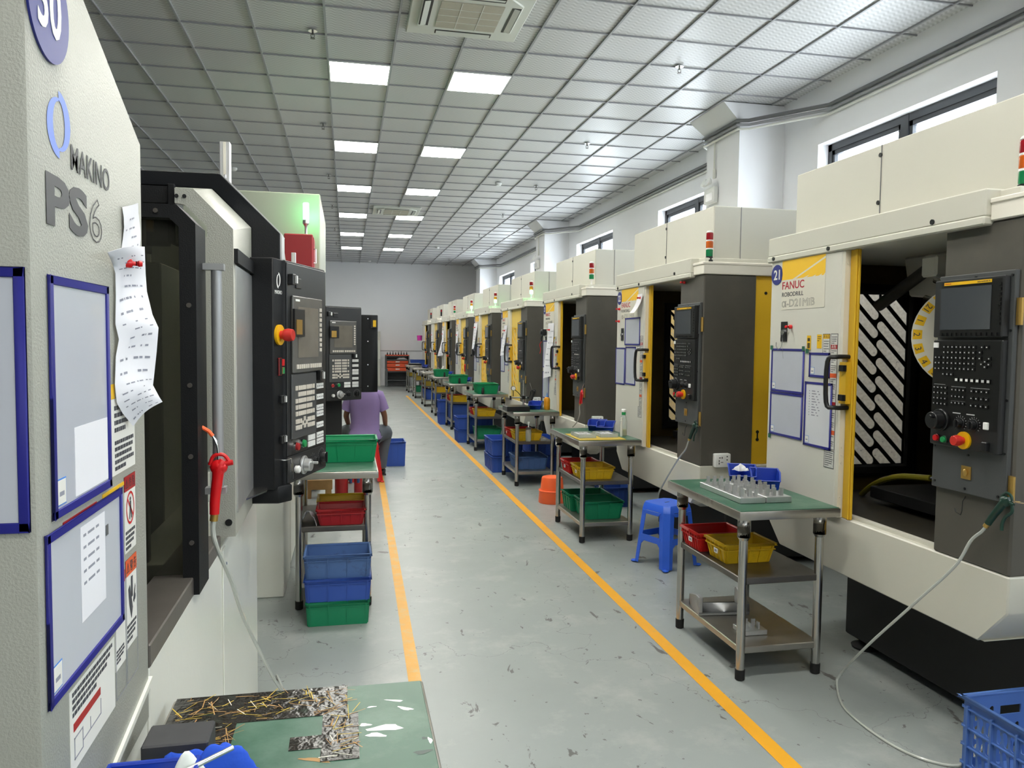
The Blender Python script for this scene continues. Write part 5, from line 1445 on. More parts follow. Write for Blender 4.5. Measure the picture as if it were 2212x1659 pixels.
small_tray(2.14,8.62,TT,.15,.19,.085,-.45,'blue stacking tray beside the orange bottle on the third table')
lathe_bottle('orange_bottle', 2.245, 8.52, TT, [(.033,0),(.036,.005),(.036,.115),(.030,.135),(.012,.145)], 'orange_bottle', 'orange squeeze bottle with a blue tip on the third table',
    [('blue_cap', [(.013,.145),(.013,.155),(.008,.16),(.003,.195)], 'tick_blue'), ('grip_rings', [(.0365,.04),(.0375,.045),(.0365,.05)], 'orange_bottle')])
lathe_bottle('pump_bottle', 1.985, 8.33, MS, [(.030,0),(.033,.004),(.033,.12),(.028,.135),(.02,.14)], 'clear_plastic', 'clear pump bottle in front of the yellow bin on the third table shelf',
    [('cap', [(.029,.132),(.029,.155),(.014,.158)], 'dull_steel'), ('pump', [(.006,.158),(.006,.20),(.013,.2),(.013,.22)], 'cap_white')])
m = MB(); m.box(2.13,2.20,8.34,8.43,MS,MS+.02); m.box(2.14,2.16,8.35,8.42,MS+.02,MS+.028); tag(obj('aluminium_block', m, 'aluminium', bevel=.002), 'small aluminium plate on the third table shelf right of the pump bottle', 'block')
# fourth to ninth tables
small_tray(2.21,11.62,TT,.14,.19,.085,-.45,'blue stacking tray right of the nearest right-row green bin')
for i in range(3):
    m = MB(); m.cyl((2.17+.035*i,11.36,TT),(2.17+.035*i,11.36,TT+.022),.013,n=12); tag(obj('round_spacer', m, 'cap_white'), 'small white round spacer in the row right of the nearest right-row green bin', 'spacer', 'white spacers by the green bin')
small_tray(2.22,14.35,TT,.14,.19,.085,-.45,'blue stacking tray right of the middle right-row green bin')
for i in range(3):
    m = MB(); m.cyl((2.18+.035*i,14.1,TT),(2.18+.035*i,14.1,TT+.02),.013,n=12); tag(obj('round_spacer', m, 'cap_white'), 'small white round spacer in the row right of the middle right-row green bin', 'spacer', 'white spacers by the second green bin')
small_tray(2.22,16.95,TT,.14,.19,.085,-.45,'blue stacking tray right of the farthest right-row green bin')
for (x, y, lab) in ((1.94,11.08,'black hand-grip clamp hung on the front of the nearest right-row green bin'),(1.99,13.83,'black hand-grip clamp hung on the front of the middle right-row green bin'),(2.04,16.43,'black hand-grip clamp hung on the front of the farthest right-row green bin')):
    m = MB(); m.lathe([(.018,0),(.022,.01),(.022,.05),(.018,.06),(.018,.085),(.010,.10)], n=14); tag(obj('grip_clamp', m, 'black_plastic', loc=(x, y-.028, TT)), lab, 'clamp')
small_tray(2.16,21.65,TT,.16,.2,.085,-.45,'blue stacking tray on the second table from the far end')
m = MB(); m.tube([(2.20+.045*math.cos(a*PI/9), 19.05+.02*math.sin(a*PI/9), TT+.055+.045*math.sin(a*PI/9)) for a in range(19)], .007, 8); tag(obj('hose_coil', m, 'chrome'), 'small coiled metal hose on the table just beyond the last green bin', 'hose')
m = MB(); m.box(1.85,2.2,18.7,18.95,TT,TT+.018); tag(obj('steel_plate', m, 'aluminium', bevel=.002), 'flat steel plate on the table just beyond the last green bin', 'plate')
m = MB(); m.prism([(2.28,TT),(2.36,TT+.14),(2.39,TT+.12),(2.33,TT)], 1, 19.3, 19.33); tag(obj('white_funnel', m, 'cap_white'), 'white scoop leaning at the back of the table just beyond the last green bin', 'scoop')
m = MB(); m.box(1.86,2.25,23.85,24.2,TT,TT+.05); m.box(1.9,2.2,23.9,24.15,TT+.05,TT+.06,1); tag(obj('instrument_case', m, ['black_plastic', 'white_plastic'], bevel=.004), 'flat dark instrument case on the farthest steel table', 'case')

# ---------------------------------------------------------------- stools
def stool(x, y, rz, label, k, h=.455, half=.175, top=.125):
    t = thing('plastic_stool', label, 'stool', (x, y, 0), rz)
    m = MB(); c = .035
    def oct_(a, z): return [(-a+c,-a,z),(a-c,-a,z),(a,-a+c,z),(a,a-c,z),(a-c,a,z),(-a+c,a,z),(-a,a-c,z),(-a,-a+c,z)]
    o = oct_(top, h); o2 = oct_(top+.008, h-.012); o3 = oct_(top+.016, h-.05)
    m._a(o+o2+o3, [tuple(range(8))]+[(i, 8+i, 8+(i+1) % 8, (i+1) % 8) for i in range(8)]+[(8+i, 16+i, 16+(i+1) % 8, 8+(i+1) % 8) for i in range(8)])
    obj('seat', m, k, t, solid=.004, smooth=30)
    m = MB(); m.box(-.02,.02,-.006,.006,h,h+.001); obj('grip_hole', m, 'black_plastic', t)
    for q in range(4):
        R = Matrix.Rotation(q*PI/2, 4, 'Z'); m = MB(); m.M = R
        a0, a1 = top+.016, half; z0, z1 = h-.05, .012; w0, w1 = .055, .045; th = .004
        # L-shaped leg: two flaps meeting on a chamfered corner
        def P(a, w_, z): return [(-a, -a+w_+.02, z), (-a, -a+c, z), (-a+c, -a, z), (-a+w_+.02, -a, z)]
        A_, B_ = P(a0, w0, z0), P(a1, w1, z1)
        for i in range(3): m._a([A_[i], A_[i+1], B_[i+1], B_[i]], [(0,1,2,3)])
        obj('leg', m, k, t, solid=.005, smooth=20)
        m = MB(); m.M = R; zz = .20; a2 = a0+(a1-a0)*(z0-zz)/(z0-z1)
        m.box(-a2+.06,a2-.06,-a2-.001,-a2+.006,zz-.02,zz+.025); m.prism([(-a2+.05,zz-.06),(-a2+.09,zz-.02),(-a2+.05,zz-.02)], 1, -a2-.001, -a2+.006); m.prism([(a2-.05,zz-.06),(a2-.05,zz-.02),(a2-.09,zz-.02)], 1, -a2-.001, -a2+.006)
        obj('crossbar', m, k, t)
        m = MB(); m.M = R; a3 = a0+.012
        m.prism([(-a3+.06,h-.05),(a3-.06,h-.05),(a3-.085,h-.075),(-a3+.085,h-.075)], 1, -a3-.002, -a3+.004); obj('apron', m, k, t)
        m = MB(); m.M = R; m.ball((-a1+.012,-a1+.012,.010),.016,10,0,(1.5,1.5,.62)); obj('foot', m, k, t)
    return t
stool(2.289,5.20,.375,'bright blue plastic stool between the first and second tables','stool_blue')
stool(.20,8.93,.05,'red plastic stool under the seated person','bin_red', half=.19)
t = thing('orange_tub', 'bright orange upturned plastic tub on the floor by the second table', 'tub', (2.02,7.42,0))
m = MB(); m.lathe([(.132,0),(.136,.006),(.128,.125),(.118,.13),(.108,.24),(.10,.258),(.07,.265)], n=32); obj('body', m, 'orange_plastic', t, smooth=50)
m = MB(); m.lathe([(.132,.118),(.137,.124),(.132,.13)], n=32); obj('rim_ring', m, 'orange_plastic', t)
# blue slotted basket at the right edge
t = thing('slotted_basket', 'blue slotted plastic basket on the floor in the bottom right corner', 'basket', (2.315,1.95,0))
BW, BL, BH = .42, .49, .285
def wall_holes(L_, n):
    hs = []
    for c_ in range(n):
        x0 = .03+c_*(L_-.06)/n; wd = (L_-.06)/n
        for r in range(3):
            z0 = .03+r*.072
            if r == 2 and c_ == n//2: hs.append([(x0+.012,z0+.02),(x0+wd-.012,z0+.02),(x0+wd-.012,z0+.055),(x0+.012,z0+.055)]); continue
            for s in range(3):
                cx = x0+wd*(.22+.28*s); hs.append([(px+.003*math.sin((py-z0)*60+s*1.3), py) for px, py in capsule(cx, z0+.03, .055, wd*.085, PI/2, 6)])
    return hs
for nm, L_, mt, n in (('side_wall', BL, axes((0,BL,0),(0,-1,0),(0,0,1)), 4), ('side_wall', BL, axes((BW,0,0),(0,1,0),(0,0,1)), 4), ('end_wall', BW, axes((BW,BL,0),(-1,0,0),(0,0,1)), 3), ('end_wall', BW, axes((0,0,0),(1,0,0),(0,0,1)), 3)):
    me = holes_mesh(nm, [(0,0),(L_,0),(L_,BH),(0,BH)], wall_holes(L_, n), .004, 'basket_blue'); wl = link(nm, me, t, mw=mt)
    m = MB()
    for i in range(n+1): x = .026+i*(L_-.052)/n; m.box(x-.004,x+.004,0,BH-.03,.002,.014)
    for z in (.026,.098,.17,.244): m.box(.0,L_,z-.002,z+.002,.002,.012)
    obj('ribs', m, 'basket_blue', wl)
m = MB(); m.box(0,BW,0,BL,0,.006); obj('bottom', m, 'basket_blue', t)
m = MB()
for q in ((-.016,BW+.016,-.016,.004),(-.016,BW+.016,BL-.004,BL+.016),(-.016,.004,-.016,BL+.016),(BW-.004,BW+.016,-.016,BL+.016)): m.box(*q, BH-.012, BH)
obj('rim', m, 'basket_blue', t, bevel=.004, seg=2)
# ---------------------------------------------------------------- framed sheets, papers, pins
def doc_frame(m4, w_, h_, label, tab=True, sleeve='sleeve', text_lines=0, group=None):
    """magnetic blue frame with a clear sleeve; m4 places its lower left corner, local z outwards"""
    t = bpy.data.objects.new('document_frame', None); C.objects.link(t); t.matrix_world = m4; t.empty_display_size = .05
    tag(t, label, 'document frame', group)
    b = .012
    def fr():
        m = MB()
        for q in ((0,w_,0,b),(0,w_,h_-b,h_),(0,b,0,h_),(w_-b,w_,0,h_)): m.box(*q, .0005, .0045)
        return m.mesh('frame', ['frame_blue'], bevel=.001)
    cached(('df', w_, h_), 'frame', fr, t)
    cached(('ds', w_, h_, sleeve), 'sleeve', lambda: MB().box(b,w_-b,b,h_-b,.0003,.002).mesh('sleeve', [sleeve], smooth=0), t)
    if tab:
        def tb():
            m = MB(); m.box(b+.002,b+.036,b+.003,b+.04,.0021,.0025,1); m.box(b+.003,b+.034,b+.005,b+.038,.0025,.0029,0); m.box(b+.010,b+.027,b+.016,b+.022,.0029,.0031,2); return m.mesh('corner_tab', ['label_white', 'tick_blue', 'faint_ink'], smooth=0)
        cached('dtab', 'corner_tab', tb, t)
    if text_lines:
        m = MB()
        for i in range(text_lines):
            z = h_-.05-i*.014; x = .04
            for wd in (.006, .03+.012*math.sin(i*2.1), .012): m.box(x, x+wd, z, z+.005, .0021, .0023); x += wd+.018
        obj('handwriting', m, 'faint_ink', t, smooth=0)
    return t
PXR = FX-.0308     # face of the white panels, right row
def frame_R(i, Y, z, w_, h_, label, tilt=0.0, x=0.0, **kw):
    """Y is the far (left) edge on machine i's panel; z the lower edge"""
    m4 = axes((PXR-x, Y, z), *AIS_R) @ Matrix.Rotation(tilt, 4, 'Z')
    return doc_frame(m4, w_, h_, label, **kw)
frame_R(0, 4.006, 1.352, .322, .243, 'blue-framed sheet on machine 21, upper left of the four')
frame_R(0, 4.007, 1.105, .322, .243, 'blue-framed sheet on machine 21, lower left of the four')
frame_R(0, 3.668, 1.086, .236, .338, 'tall blue-framed sheet with handwriting on machine 21', sleeve='sleeve_bright', text_lines=10)
frame_R(0, 3.637, 1.45, .175, .128, 'small blue-framed sheet behind the door handle of machine 21')
frame_R(1, 6.405, 1.597, .352, .235, 'wide blue-framed sheet on machine 22, above two tall ones', tab=False)
frame_R(1, 6.628, 1.245, .232, .327, 'tall blue-framed sheet on machine 22, the far one, with a slip inside', tab=False, text_lines=0)
frame_R(1, 6.380, 1.255, .24, .328, 'tall blue-framed sheet on machine 22, the one nearer the handle', tab=False)
def along(i, dy): return MY[i]+dy
frame_R(2, along(2,1.655), 1.30, .235, .33, 'tall blue-framed sheet on machine 23 at its far edge', tab=False)
frame_R(2, along(2,1.415), 1.30, .235, .33, 'tall blue-framed sheet on machine 23 half behind the hanging paper', tab=False)
frame_R(2, along(2,1.655), .92, .30, .33, 'lone lower blue-framed sheet on machine 23', tab=False)
frame_R(3, along(3,1.655), 1.45, .30, .22, 'blue-framed sheet on machine 24, topmost of its frames', tab=False)
frame_R(3, along(3,1.345), 1.25, .24, .33, 'tall blue-framed sheet on machine 24 nearer its door', tab=False)
frame_R(3, along(3,1.655), 1.14, .30, .30, 'blue-framed sheet on machine 24, lowest one, under the topmost', tab=False)
frame_R(4, along(4,1.655), 1.32, .28, .22, 'blue-framed sheet on machine 25, upper one at the far edge', tab=False)
frame_R(4, along(4,1.36), 1.22, .24, .30, 'blue-framed sheet on machine 25 nearer its door', tab=False)
frame_R(4, along(4,1.655), 1.05, .28, .25, 'blue-framed sheet on machine 25, lower one at the far edge', tab=False)
frame_R(5, along(5,1.60), 1.10, .28, .42, 'blue-framed sheet on machine 26, low on its panel', tab=False)
# green tape corners on machine 21
for y, z in ((4.003,1.60),(3.69,1.598),(3.655,1.585),(4.0,1.093)):
    m = MB(); m.box(-.012,.012,-.012,.012,0,.0015); tag(obj('tape_piece', m, 'tape_green', mw=axes((PXR-.0046, y, z), *AIS_R)), 'small dark green tape square at a blue frame corner on machine 21', 'tape', 'green tape squares on machine 21')
m = MB(); m.box(.0,.034,0,.075,0,.0012); m.box(.006,.028,.045,.062,.0012,.0016,1); m.box(.006,.028,.008,.036,.0012,.0016,1)
tag(obj('yellow_tag', m, ['label_yellow', 'interior_brown'], mw=axes((PXR-.001, 3.664, 1.592), *AIS_R)), 'small yellow sticker above the small blue frame on machine 21', 'sticker')
def LF(Y, z, w_, h_, label, **kw):
    return doc_frame(axes((LX+.0008, Y, z), *AIS_L) @ Matrix.Rotation(kw.pop('tilt', 0.0), 4, 'Z'), w_, h_, label, **kw)
f1 = LF(1.114, 1.374, .253, .326, 'tall blue-framed clear sleeve on machine 30, below the PS6 lettering')
m = MB(); m.box(.085,.238,.015,.115,.0022,.0028); obj('inserted_sheet', m, 'paper', f1, smooth=0)
f2 = LF(1.085, 1.128, .340, .232, 'wide blue-framed sheet with a note, below the tall one on machine 30')
m = MB(); m.box(.13,.245,.07,.212,.0022,.0026); n2 = obj('inserted_note', m, 'paper', f2, smooth=0)
m = MB()
for i in range(5):
    z = .195-i*.018; x = .142
    for wd in (.012, .03, .014): m.box(x, x+wd, z, z+.004, .0026, .0028); x += wd+.008
m.box(.25,.262,.17,.187,.0022,.003,1)
obj('handwriting', m, ['faint_ink', 'cabinet_grey'], n2, smooth=0)
for z, h_, lab in ((1.372,.332,'blue-framed grey sheet on the near side of machine 30, lower one at the left edge'),(1.745,.25,'blue-framed grey sheet on the near side of machine 30, upper one at the left edge')):
    wd = .30; xr = LX-.008 if z < 1.5 else LX-.043
    f = doc_frame(axes((xr-wd, 1.0672, z), (1,0,0), (0,0,1)), wd, h_, lab, tab=False)
# hanging papers
def paper(rows, label, k='paper', marks=None, name='paper_note'):
    m = MB(); m.grid(rows); o = obj(name, m, k, solid=.0004, smooth=80); tag(o, label, 'paper')
    if marks:
        mm = MB()
        for (i, a, b) in marks:
            r0, r1 = rows[i], rows[i+1] if i+1 < len(rows) else rows[i]
            def pt(u, v):
                n = len(r0)-1; j = min(int(u*n), n-1); f_ = u*n-j
                P = [Vector(q) for q in (r0[j], r0[j+1], r1[j], r1[j+1])]
                return (P[0].lerp(P[1], f_)).lerp(P[2].lerp(P[3], f_), v)
            off = marks_off
            q = [pt(a, .35)+off, pt(b, .35)+off, pt(b, .52)+off, pt(a, .52)+off]
            mm.quad(*[tuple(v) for v in q])
        obj('handwriting', mm, 'faint_ink', o, smooth=0)
    return o
marks_off = Vector((.0012, 0, 0))
def ink_marks(n, seed):
    r2 = random.Random(seed); out = []
    for i in range(1, n-1):
        u = .12
        while u < .85:
            wd = r2.uniform(.02, .12)
            if r2.random() < .72: out.append((i, u, min(.92, u+wd)))
            u += wd+r2.uniform(.02, .08)
    return out
# the long curling sheet pinned on machine 30
EDGE = [((-.36,1.2915,1.749),(-.3567,1.5,1.7819)),((-.381,1.3936,1.7404),(-.3563,1.5,1.7596)),((-.381,1.4083,1.7263),(-.3558,1.5,1.7347)),((-.381,1.4087,1.6877),(-.354,1.5,1.7016)),((-.381,1.4033,1.641),(-.3452,1.5,1.6601)),((-.379,1.4151,1.6153),(-.3354,1.5,1.6368)),((-.381,1.4027,1.5866),(-.3391,1.5,1.5931)),((-.381,1.3947,1.5402),(-.3444,1.5,1.5468)),((-.381,1.4034,1.5084),(-.3462,1.5,1.5325)),((-.379,1.4294,1.4879),(-.3355,1.5,1.5105)),((-.375,1.48,1.4598),(-.3301,1.5,1.502))]
rows = []
for k in range(len(EDGE)*2-1):
    (la, ra), (lb, rb_) = EDGE[k//2], EDGE[min(k//2+(k % 2), len(EDGE)-1)]
    A_ = (Vector(la)+Vector(lb))/2; B_ = (Vector(ra)+Vector(rb_))/2
    rows.append([tuple(A_.lerp(B_, u/8)+Vector((.006*math.sin(PI*u/8)*math.sin(k*.9), 0, .004*math.sin(PI*u/8)))) for u in range(9)])
o = paper(rows, 'long curling handwritten sheet pinned to the edge of machine 30', marks=ink_marks(len(rows), 4))
rows = [[(LX+.002+.002*math.sin(k+u), 1.462+.112*u/4+.004*math.sin(k*.8), 1.845+.026*u/4-.017*k) for u in range(5)] for k in range(6)]
paper(rows, 'short paper slip above the long curling sheet on machine 30', marks=ink_marks(6, 2))
def push_pin(m4, label, group=None, s=1.0):
    def f():
        m = MB()
        for r0, r1, z0, z1 in ((.0085,.0085,0,.010),(.0085,.004,.010,.013),(.004,.0045,.013,.020),(.0045,.0062,.020,.023),(.0062,.005,.023,.029)): m.cyl((0,0,z0*s),(0,0,z1*s),r0*s,r1*s,n=14)
        return m.mesh('push_pin', ['red_plastic'])
    t = cached(('pin', s), 'push_pin', f); t.matrix_world = m4
    return tag(t, label, 'push pin', group)
push_pin(axes((-.372, 1.437, 1.746), (0,0,1), (.25,-.97,0)) @ Matrix.Rotation(PI/2*0, 4, 'X'), 'red magnet pin holding the long sheet on machine 30', s=.9)
PR = lambda Y, z, x=.0: axes((PXR-x, Y, z), *AIS_R)
push_pin(PR(3.818, 1.716), 'red magnet pin right of the key lock on machine 21', s=1.3)
push_pin(PR(6.028, 1.989, .004), 'red magnet pin holding the paper slip on machine 22', s=1.3)
push_pin(PR(6.552, 1.917), 'red magnet pin left of the lettering on machine 22, upper one', s=1.3)
push_pin(PR(6.553, 1.808), 'red magnet pin left of the lettering on machine 22, lower one', s=1.3)
push_pin(axes((FX-.002, 5.262, 2.063), *AIS_R), 'red magnet pin at the top of the charcoal column of machine 22', s=1.3)
marks_off = Vector((-.0012, 0, 0))
rows = [[(PXR-.003-.05*(k/7)**2-.004*u, 6.117-.137*u/3+.05*(k/7)**2, 2.022-.155*k/7) for u in range(4)] for k in range(8)]
paper(rows, 'white paper slip pinned on the name plate of machine 22')
def hung(i, y0, w_, z1, h_, curl, label, seed, pin=True):
    Y = along(i, y0)
    rows = [[(PXR-.006-curl*(k/9)**1.5*(.5+.5*math.sin(u*1.3+seed)), Y-w_*u/4-.02*math.sin(k*.5+seed), z1-h_*k/9-(.05*(1-u/4.0) if k == 9 else 0)) for u in range(5)] for k in range(10)]
    paper(rows, label, marks=ink_marks(10, seed))
    if pin: push_pin(PR(Y-w_*.4, z1-.08, .012), 'red magnet pin on the %s' % label.replace('white paper hanging', 'hanging white paper'), s=1.3)
hung(2, 1.42, .26, 1.84, .62, .05, 'long white paper hanging beside the handle of machine 23', 1)
hung(3, 1.40, .22, 1.86, .42, .06, 'long white paper hanging on machine 24 above its frames', 2)
hung(4, 1.66, .40, 1.95, .50, .08, 'wide white paper hanging on machine 25 below the name plate', 3)
hung(5, 1.50, .30, 1.82, .42, .06, 'white paper hanging on machine 26 above its frame', 4)
hung(6, 1.60, .40, 1.86, .62, .14, 'white paper hanging askew on the seventh right-row machine', 5)
hung(7, 1.55, .35, 1.85, .55, .05, 'white paper hanging on the eighth right-row machine', 6)
# black key lock with red lanyard on machine 23
t = thing('key_holder', 'black key holder with a red cord on the panel of machine 23', 'key holder', (PXR, along(2,1.56), 1.72))
m = MB(); m.box(-.05,0,-.05,.04,-.03,.05); m.cyl((-.05,-.02,.01),(-.07,-.02,.01),.025,n=14); m.tube([(-.03,.03,-.03),(-.04,.05,-.06),(-.03,.06,-.10)],.010,8); obj('body', m, 'black_plastic', t, bevel=.004)
m = MB(); m.tube(smooth_path([(-.03,.06,-.10),(-.05,.08,-.14),(-.04,.07,-.2),(-.045,.085,-.25)],4),.004,6); obj('cord', m, 'red_plastic', t)
m = MB(); m.box(-.06,0,-.08,.02,-.12,0); m.box(-.09,-.05,-.09,-.03,-.14,-.10); tag(obj('black_holder', m, 'black_plastic', loc=(PXR, along(4,1.62), 1.46), bevel=.006), 'small black holder below the wide paper on machine 25', 'holder')
t = thing('magenta_cup', 'magenta cup on a little shelf at the far end of the farthest right-row machine', 'cup', (2.30, along(8,1.76), 1.60))
m = MB(); m.lathe([(.06,0),(.075,.002),(.085,.17),(.078,.17),(.058,.01)], n=16); obj('cup', m, 'magenta', t)
m = MB(); m.box(-.2,.14,-.11,.08,-.02,-.001); obj('shelf', m, 'white_plastic', t)

# ---------------------------------------------------------------- air guns and hoses
def air_gun(m4, k, label, nozzle, tip=None, hose=None, lever=True):
    """grip along local -y, nozzle leaves the top along local +x (toward +y if long)"""
    t = bpy.data.objects.new('air_gun', None); C.objects.link(t); t.matrix_world = m4; tag(t, label, 'air gun')
    m = MB(); m.tube(smooth_path([(-.012,-.12,0),(-.010,-.08,0),(-.004,-.03,0),(0,.0,0),(.012,.022,0)], 4), [.0125,.0125,.0125,.013,.013,.013,.0135,.014,.014,.0145,.015,.016,.016,.015,.014,.012,.010][:17], 12)
    m.ball((0,.004,0),.019,12,0,(1.2,1.1,.8)); m.tube(smooth_path([(-.022,.01,0),(-.012,.034,0),(.012,.036,0),(.026,.018,0)],4),.005,8)
    m.cyl((.0,.01,0),(.035,.016,0),.009,.007,n=12)
    b = obj('body', m, k, t)
    if lever:
        m = MB(); m.tube(smooth_path([(.03,.012,0),(.045,-.01,0),(.034,-.045,0),(.036,-.075,0),(.048,-.098,0)],5),[.006]*21,8); obj('trigger', m, k, t)
    m = MB(); m.cyl((-.012,-.12,0),(-.014,-.138,0),.0105,n=12); obj('coupling', m, 'brass', t)
    m = MB(); m.tube(smooth_path(nozzle, 5), .0032, 8); nz = obj('nozzle', m, 'chrome', t)
    if tip: m = MB(); m.tube(tip, .0052, 8); obj('nozzle_tip', m, 'orange_plastic', t)
    if hose:
        inv = m4.inverted(); m = MB(); m.tube(smooth_path([Vector((-.013,-.132,0)), Vector((-.016,-.165,0))]+[inv @ Vector(q) for q in hose[1:]], 8), .0062 if k != 'x' else .006, 8); obj('air_hose', m, 'hose_clear', t)
    return t
# machine 30's red gun, hooked on the lower bracket of the door handle
m4 = axes((-.330, 2.115, 1.277), (1,0,0), (0,0,1))
air_gun(m4, 'red_plastic', 'red air gun with a bent steel nozzle hanging on the door handle of machine 30', [(.0,.02,0),(-.003,.06,0),(-.018,.092,0),(-.039,.109,0)], tip=[(-.014,.086,0),(-.024,.099,0),(-.041,.110,0)],
        hose=[(-.344,2.115,1.14),(-.338,2.13,1.06),(-.32,2.245,.936),(-.31,2.40,.78),(-.30,2.73,.54),(-.29,3.2,.22),(-.285,3.55,.015),(-.33,3.75,.007)], lever=False)
# machine 21's green gun at the column corner
m4 = axes((FX-.035, 2.372, 1.045), (.0,-.86,-.5), (.0,-.5,.86))
air_gun(m4, 'dark_green_plastic', 'dark green air gun hanging on the column corner of machine 21', [(.015,.02,0),(.05,.042,0),(.14,.11,0)],
        hose=[(FX-.03,2.468,.93),(FX-.035,2.52,.86),(FX-.05,2.58,.74),(2.33,2.74,.54),(2.29,2.97,.27),(2.30,3.16,.06),(2.27,3.15,.008),(2.16,2.93,.006),(2.15,2.66,.006),(2.21,2.50,.006),(2.34,2.45,.006),(2.6,2.6,.006)])
m4 = axes((FX-.035, 4.975, 1.04), (0,-.85,-.53), (0,-.53,.85))
air_gun(m4, 'dark_green_plastic', 'dark green air gun above the white socket box of machine 22', [(.015,.02,0),(.04,.03,0),(.06,.045,0)],
        hose=[(FX-.03,5.06,.93),(FX-.035,5.12,.85),(FX-.04,5.22,.77),(2.385,5.47,.555),(2.40,5.62,.40),(2.45,5.65,.2),(2.46,5.7,.01),(2.6,5.8,.006)])
m4 = axes((FX-.045, 7.61, 1.09), (0,-.95,-.3), (0,-.3,.95))
air_gun(m4, 'red_plastic', 'red air gun on the charcoal column of machine 23', [(.0,.02,0),(.005,.055,0),(.015,.08,0),(.06,.13,0)], hose=[(FX-.035,7.67,.94),(FX-.035,7.70,.86),(FX-.035,7.79,.77),(FX-.04,7.93,.70)])
m4 = axes((FX-.04, 15.75, 1.10), (0,-.95,.1), (0,.1,.95))
air_gun(m4, 'red_plastic', 'red air gun on the sixth right-row machine', [(.01,.02,0),(.02,.06,0),(.08,.13,0)])
m4 = axes((FX-.04, 13.1, 1.02), (0,-.8,.35), (0,.35,.8))
air_gun(m4, 'dark_green_plastic', 'dark green air gun on the charcoal column of the fifth machine', [(.03,.016,0),(.1,.04,0),(.18,.05,0)])
m4 = axes((FX+.10, 10.28, .92), (-.8,0,.35), (.3,0,.9))
air_gun(m4, 'black_plastic', 'black air gun standing beside the white socket of machine 24', [(.03,.016,0),(.06,.05,0),(.10,.10,0)])

# ---------------------------------------------------------------- far end of the hall
t = thing('drawer_cabinet', 'grey tool cabinet with three orange drawers against the far wall', 'cabinet', (1.70,27.05,0))
W_ = .40
m = MB(); m.box(-W_,-W_+.03,-.3,.3,.0,1.08); m.box(W_-.03,W_,-.3,.3,0,1.08); m.box(-W_,W_,.27,.3,.15,1.08); m.box(-W_,W_,-.3,.3,.50,.53); m.box(-W_,W_,-.3,.3,.20,.23); m.box(-W_,W_,-.3,.3,.90,.93); obj('body', m, 'cabinet_grey', t, bevel=.005)
for z0, z1 in ((.54,.66),(.675,.80),(.815,.89)):
    m = MB(); m.box(-W_+.035,W_-.035,-.315,-.25,z0,z1); d = obj('drawer', m, 'orange_drawer', t, bevel=.006)
    m = MB(); m.box(-.07,.07,-.325,-.315,(z0+z1)/2-.008,(z0+z1)/2+.025); obj('drawer_handle', m, 'white_plastic', d, bevel=.003)
m = MB(); m.box(-W_,W_,-.3,.15,1.07,1.10); obj('top_shelf', m, 'orange_drawer', t)
for i in range(8):
    x = 1.36+i*.095; m = MB(); m.lathe([(.025,0),(.025,.03),(.016,.04),(.012,.08),(.006,.09+.02*(i % 3))], n=10)
    tag(obj('tool_holder', m, 'base_black', loc=(x, 26.95, 1.10)), 'black tapered tool holder in the row on top of the orange drawer cabinet', 'tool holder', 'tool holders on the drawer cabinet')
rag('plastic_film', 1.85, 26.95, .93, .16, .12, .11, 'film_wrap', 'clear plastic film bunched on the shelf of the orange drawer cabinet', 33)
t = thing('tall_locker', 'pale tall locker standing by the far wall left of the orange drawers', 'locker', (1.02,27.15,0))
m = MB(); m.box(-.12,.10,-.2,.2,.0,1.90); obj('body', m, 'panel_white', t, bevel=.005)
m = MB(); m.box(-.10,.08,-.215,-.2,.05,1.6); d = obj('door', m, 'smooth_white', t); m = MB(); m.box(.05,.06,-.225,-.215,.8,.95); obj('door_handle', m, 'chrome', d)
m = MB(); m.box(1.28,1.36,26.7,26.9,.0,.62); tag(obj('side_box', m, 'cabinet_grey', bevel=.01), 'slim dark grey box on the floor left of the orange drawer cabinet', 'box')

# ---------------------------------------------------------------- under and behind the left table
for x, lab in ((-.06,'red fire extinguisher on the floor behind the left table, left one'),(.135,'red fire extinguisher on the floor behind the left table, right one')):
    t = thing('fire_extinguisher', lab, 'fire extinguisher', (x, 8.1, 0))
    m = MB(); m.lathe([(.06,0),(.068,.012),(.068,.36),(.055,.42),(.022,.45),(.022,.47)], n=22); obj('cylinder', m, 'bin_maroon', t)
    m = MB(); m.cyl((0,0,.47),(0,0,.50),.02,n=12); m.box(-.012,.012,-.07,.03,.50,.515); m.box(-.01,.01,-.07,.02,.53,.54); obj('valve', m, 'black_plastic', t)
    m = MB(); m.tube([(.02,0,.485),(.08,-.01,.45),(.078,-.03,.25),(.072,-.03,.16)], .009, 8); obj('hose', m, 'black_rubber', t)
t = thing('wooden_block', 'pale wooden pallet block on the floor behind the left table', 'block', (-.30,8.0,0))
m = MB(); m.box(-.13,.15,-.05,.05,.09,.19); obj('plank', m, 'wood', t, bevel=.003); m = MB(); m.box(-.12,-.06,-.05,.05,0,.09); m.box(.08,.14,-.05,.05,0,.09); obj('bearer', m, 'wood', t)
bin_(-.56,-.45,7.85,8.2,0,.30,'bin_maroon','red box on the floor behind the left table, left of the wooden block','crate','crate',taper=.004,ribs=2)
for x in (.022, .072):
    t = thing('screwdriver', 'blue-handled screwdriver hanging under the left table, %s of two' % ('left' if x < .05 else 'right'), 'screwdriver', (x, 5.25, .70))
    m = MB(); m.lathe([(.008,-.05),(.0105,-.045),(.0105,.0),(.006,.012)], n=12); obj('handle', m, 'basket_blue', t)
    m = MB(); m.cyl((0,0,.01),(0,0,.10),.003,n=8); obj('shaft', m, 'chrome', t)
